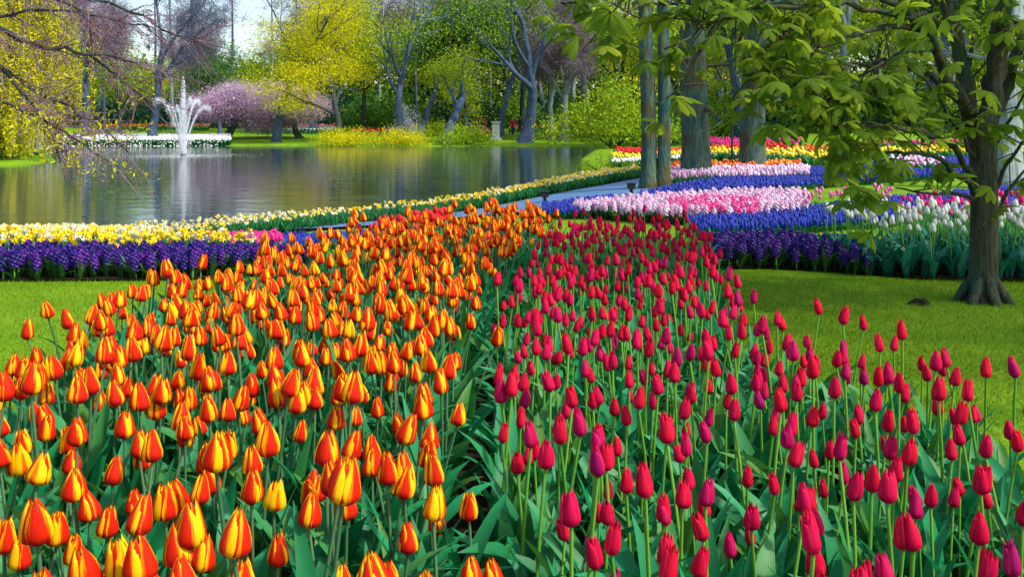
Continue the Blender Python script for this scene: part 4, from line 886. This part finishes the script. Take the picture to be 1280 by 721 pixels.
zt = 4.05 * (1 - q9.uniform(0, 1, n_) ** 1.6 * 1.0); wz = np.interp(zt, [0, .6, 1.6, 3.0, 4.05], [.30, .27, .20, .11, .03])
c_.inst(drop, xf(q9.normal(0, 1, n_) * wz * .55, q9.normal(0, 1, n_) * wz * .55, zt, q9.uniform(0, 6, n_), q9.uniform(.006, .024, n_)))
put('central_jet', c_, 'spray', e, False)
for j in range(6):
    a = j * math.pi / 3 + .12; g_ = Geo(); vz = 7.0 + .5 * (j % 2); vr = 1.55 if j % 3 == 0 else 1.35; g_.inst(drop, jet(2600, vz, vr, a, .014, .012, 1.0, .9))
    T = vz / 9.81 * .95; tt = np.linspace(0, T, 9); g_.tube(np.stack([vr * tt * math.cos(a), vr * tt * math.sin(a), vz * tt - 4.905 * tt ** 2], -1), np.linspace(.022, .006, 9), 5, 0, False, .2)
    put('side_jet', g_, 'spray', e, False)
rp = Geo(); n_ = 2600; a = q9.uniform(0, 6.28, n_); rr = np.abs(q9.normal(0, 1, n_)) * 1.3 + .1
fl_ = Geo().add([[-.5, 0, 0], [0, -.3, 0], [.5, 0, 0], [0, .3, 0]], [[0, 1, 2, 3]])
rp.inst(fl_, xf(rr * np.cos(a) * 1.5, rr * np.sin(a) * 1.6, np.full(n_, .012) + q9.uniform(0, .02, n_), q9.uniform(-.3, .3, n_), q9.uniform(.04, .14, n_)))
put('ripple_reflection', rp, 'spray', e, False)  # white flakes stand in for ripples and the jet's reflection on the water
nz_ = Geo().tube([[0, 0, -.1], [0, 0, .08], [0, 0, .1]], [.16, .16, .1], 12, 0, True); put('nozzle', nz_, 'black', e)

# ------------------------------------------------------------------ small far things
p = (at(118, 82), 82); e = link('litter_bin', None, None, (p[0], p[1], float(G(*p)))); tag(e, 'dark blue-black square bin beside the straight trunk', 'bin')
b_ = Geo(); b_.box((0, 0, .5), (1.15, .9, 1.0)); put('body', b_, 'bin', e, False); b_ = Geo(); b_.box((0, 0, 1.05), (1.3, 1.0, .1)); put('lid', b_, 'black', e, False)
p = (at(620, 82), 82); e = link('stone_pedestal', None, None, (p[0], p[1], float(G(*p)))); tag(e, 'pale grey stone pedestal left of the thick leaning trunk', 'pedestal')
b_ = Geo(); b_.box((0, 0, .1), (.95, .8, .2)); put('plinth', b_, 'stone', e, False); b_ = Geo(); b_.box((0, 0, .85), (.62, .5, 1.3)); put('shaft', b_, 'stone', e, False); b_ = Geo(); b_.box((0, 0, 1.56), (.8, .65, .12)); put('cap', b_, 'stone', e, False)
p = ray(915, 206); e = link('lamp_post', None, None, (p[0], p[1], float(G(*p)))); tag(e, 'thin dark post standing between the widest and the leaning trunk', 'post'); Hp = 62 / F * p[1]
put('pole', Geo().tube([[0, 0, 0], [0, 0, Hp * .94]], [.035, .028], 8), 'black', e); put('lamp_head', Geo().tube([[0, 0, Hp * .92], [0, 0, Hp * .95], [0, 0, Hp]], [.04, .09, .05], 8, 0, True), 'black', e)

def remesh(g, name, mat, parent, vox=.022):
    me = g.mesh('tmp', mat); o = bpy.data.objects.new('tmp', me); COL.objects.link(o); m = o.modifiers.new('r', 'REMESH'); m.mode = 'VOXEL'; m.voxel_size = vox; m.use_smooth_shade = True
    dg = bpy.context.evaluated_depsgraph_get(); dg.update(); me2 = bpy.data.meshes.new_from_object(o.evaluated_get(dg)); bpy.data.objects.remove(o)
    me2.materials.clear(); me2.materials.append(mat); return link(name, me2, parent)
def person(px, Y, rz, top, bottom, label):
    x = at(px, Y); e = link('person', None, None, (x, Y, float(G(x, Y)))); e.rotation_euler.z = rz; tag(e, label, 'person', 'visitors on the far side of the pond')
    b = Geo(); j_ = Geo(); t_ = Geo(); h_ = Geo()
    def T(g, P, r): g.tube(P, r, 10, 0, True)
    st = .16
    for s in (-1, 1):
        leg = [[s * .09, 0, .88], [s * .10, s * st * .5, .48], [s * .10, s * st, .07]]; T(b, leg, [.085, .055, .038]); T(t_, [[s * .09, 0, .92]] + leg[1:2] + [[s * .10, s * st * .95, .10]], [.105, .075, .06])
        T(b, [[s * .10, s * st + .04, .035], [s * .10, s * st - .08, .035], [s * .10, s * st - .17, .025]], [.04, .045, .02])
        arm = [[s * .19, 0, 1.40], [s * .24, s * -.06, 1.14], [s * .24, s * -.14 - .06, .92]]; T(b, arm, [.05, .038, .028]); T(j_, arm, [.065, .052, .042])
        T(b, [arm[-1], [s * .24, s * -.16 - .08, .84]], [.036, .02])
    T(b, [[0, 0, .86], [0, 0, 1.1], [0, 0, 1.38], [0, 0, 1.45]], [.12, .11, .14, .06]); T(j_, [[0, 0, .80], [0, 0, .95], [0, 0, 1.15], [0, 0, 1.36], [0, 0, 1.45]], [.165, .15, .145, .17, .08]); T(t_, [[0, 0, .84], [0, 0, .96]], [.14, .14])
    T(b, [[0, 0, 1.42], [0, -.01, 1.50], [0, -.02, 1.53], [0, -.02, 1.62], [0, -.01, 1.70], [0, 0, 1.73]], [.05, .05, .075, .09, .075, .03]); T(b, [[0, -.09, 1.60], [0, -.125, 1.585]], [.014, .012])
    T(h_, [[0, .03, 1.55], [0, .02, 1.64], [0, .01, 1.72], [0, .01, 1.76]], [.075, .10, .085, .03])
    remesh(b, 'body', M['skin'], e); remesh(j_, 'jacket', M[top], e); remesh(t_, 'trousers', M[bottom], e); remesh(h_, 'hair', M['hair'], e)
person(641, 92, .3, 'red_cloth', 'navy', 'person in a red top strolling just right of the stone pedestal')
person(650, 95, 2.2, 'navy', 'black', 'person in dark clothes strolling left of the thick leaning trunk')
person(679, 94, 1.2, 'white_cloth', 'navy', 'person in a white top strolling right of the thick leaning trunk')
print('objects', len(bpy.data.objects))
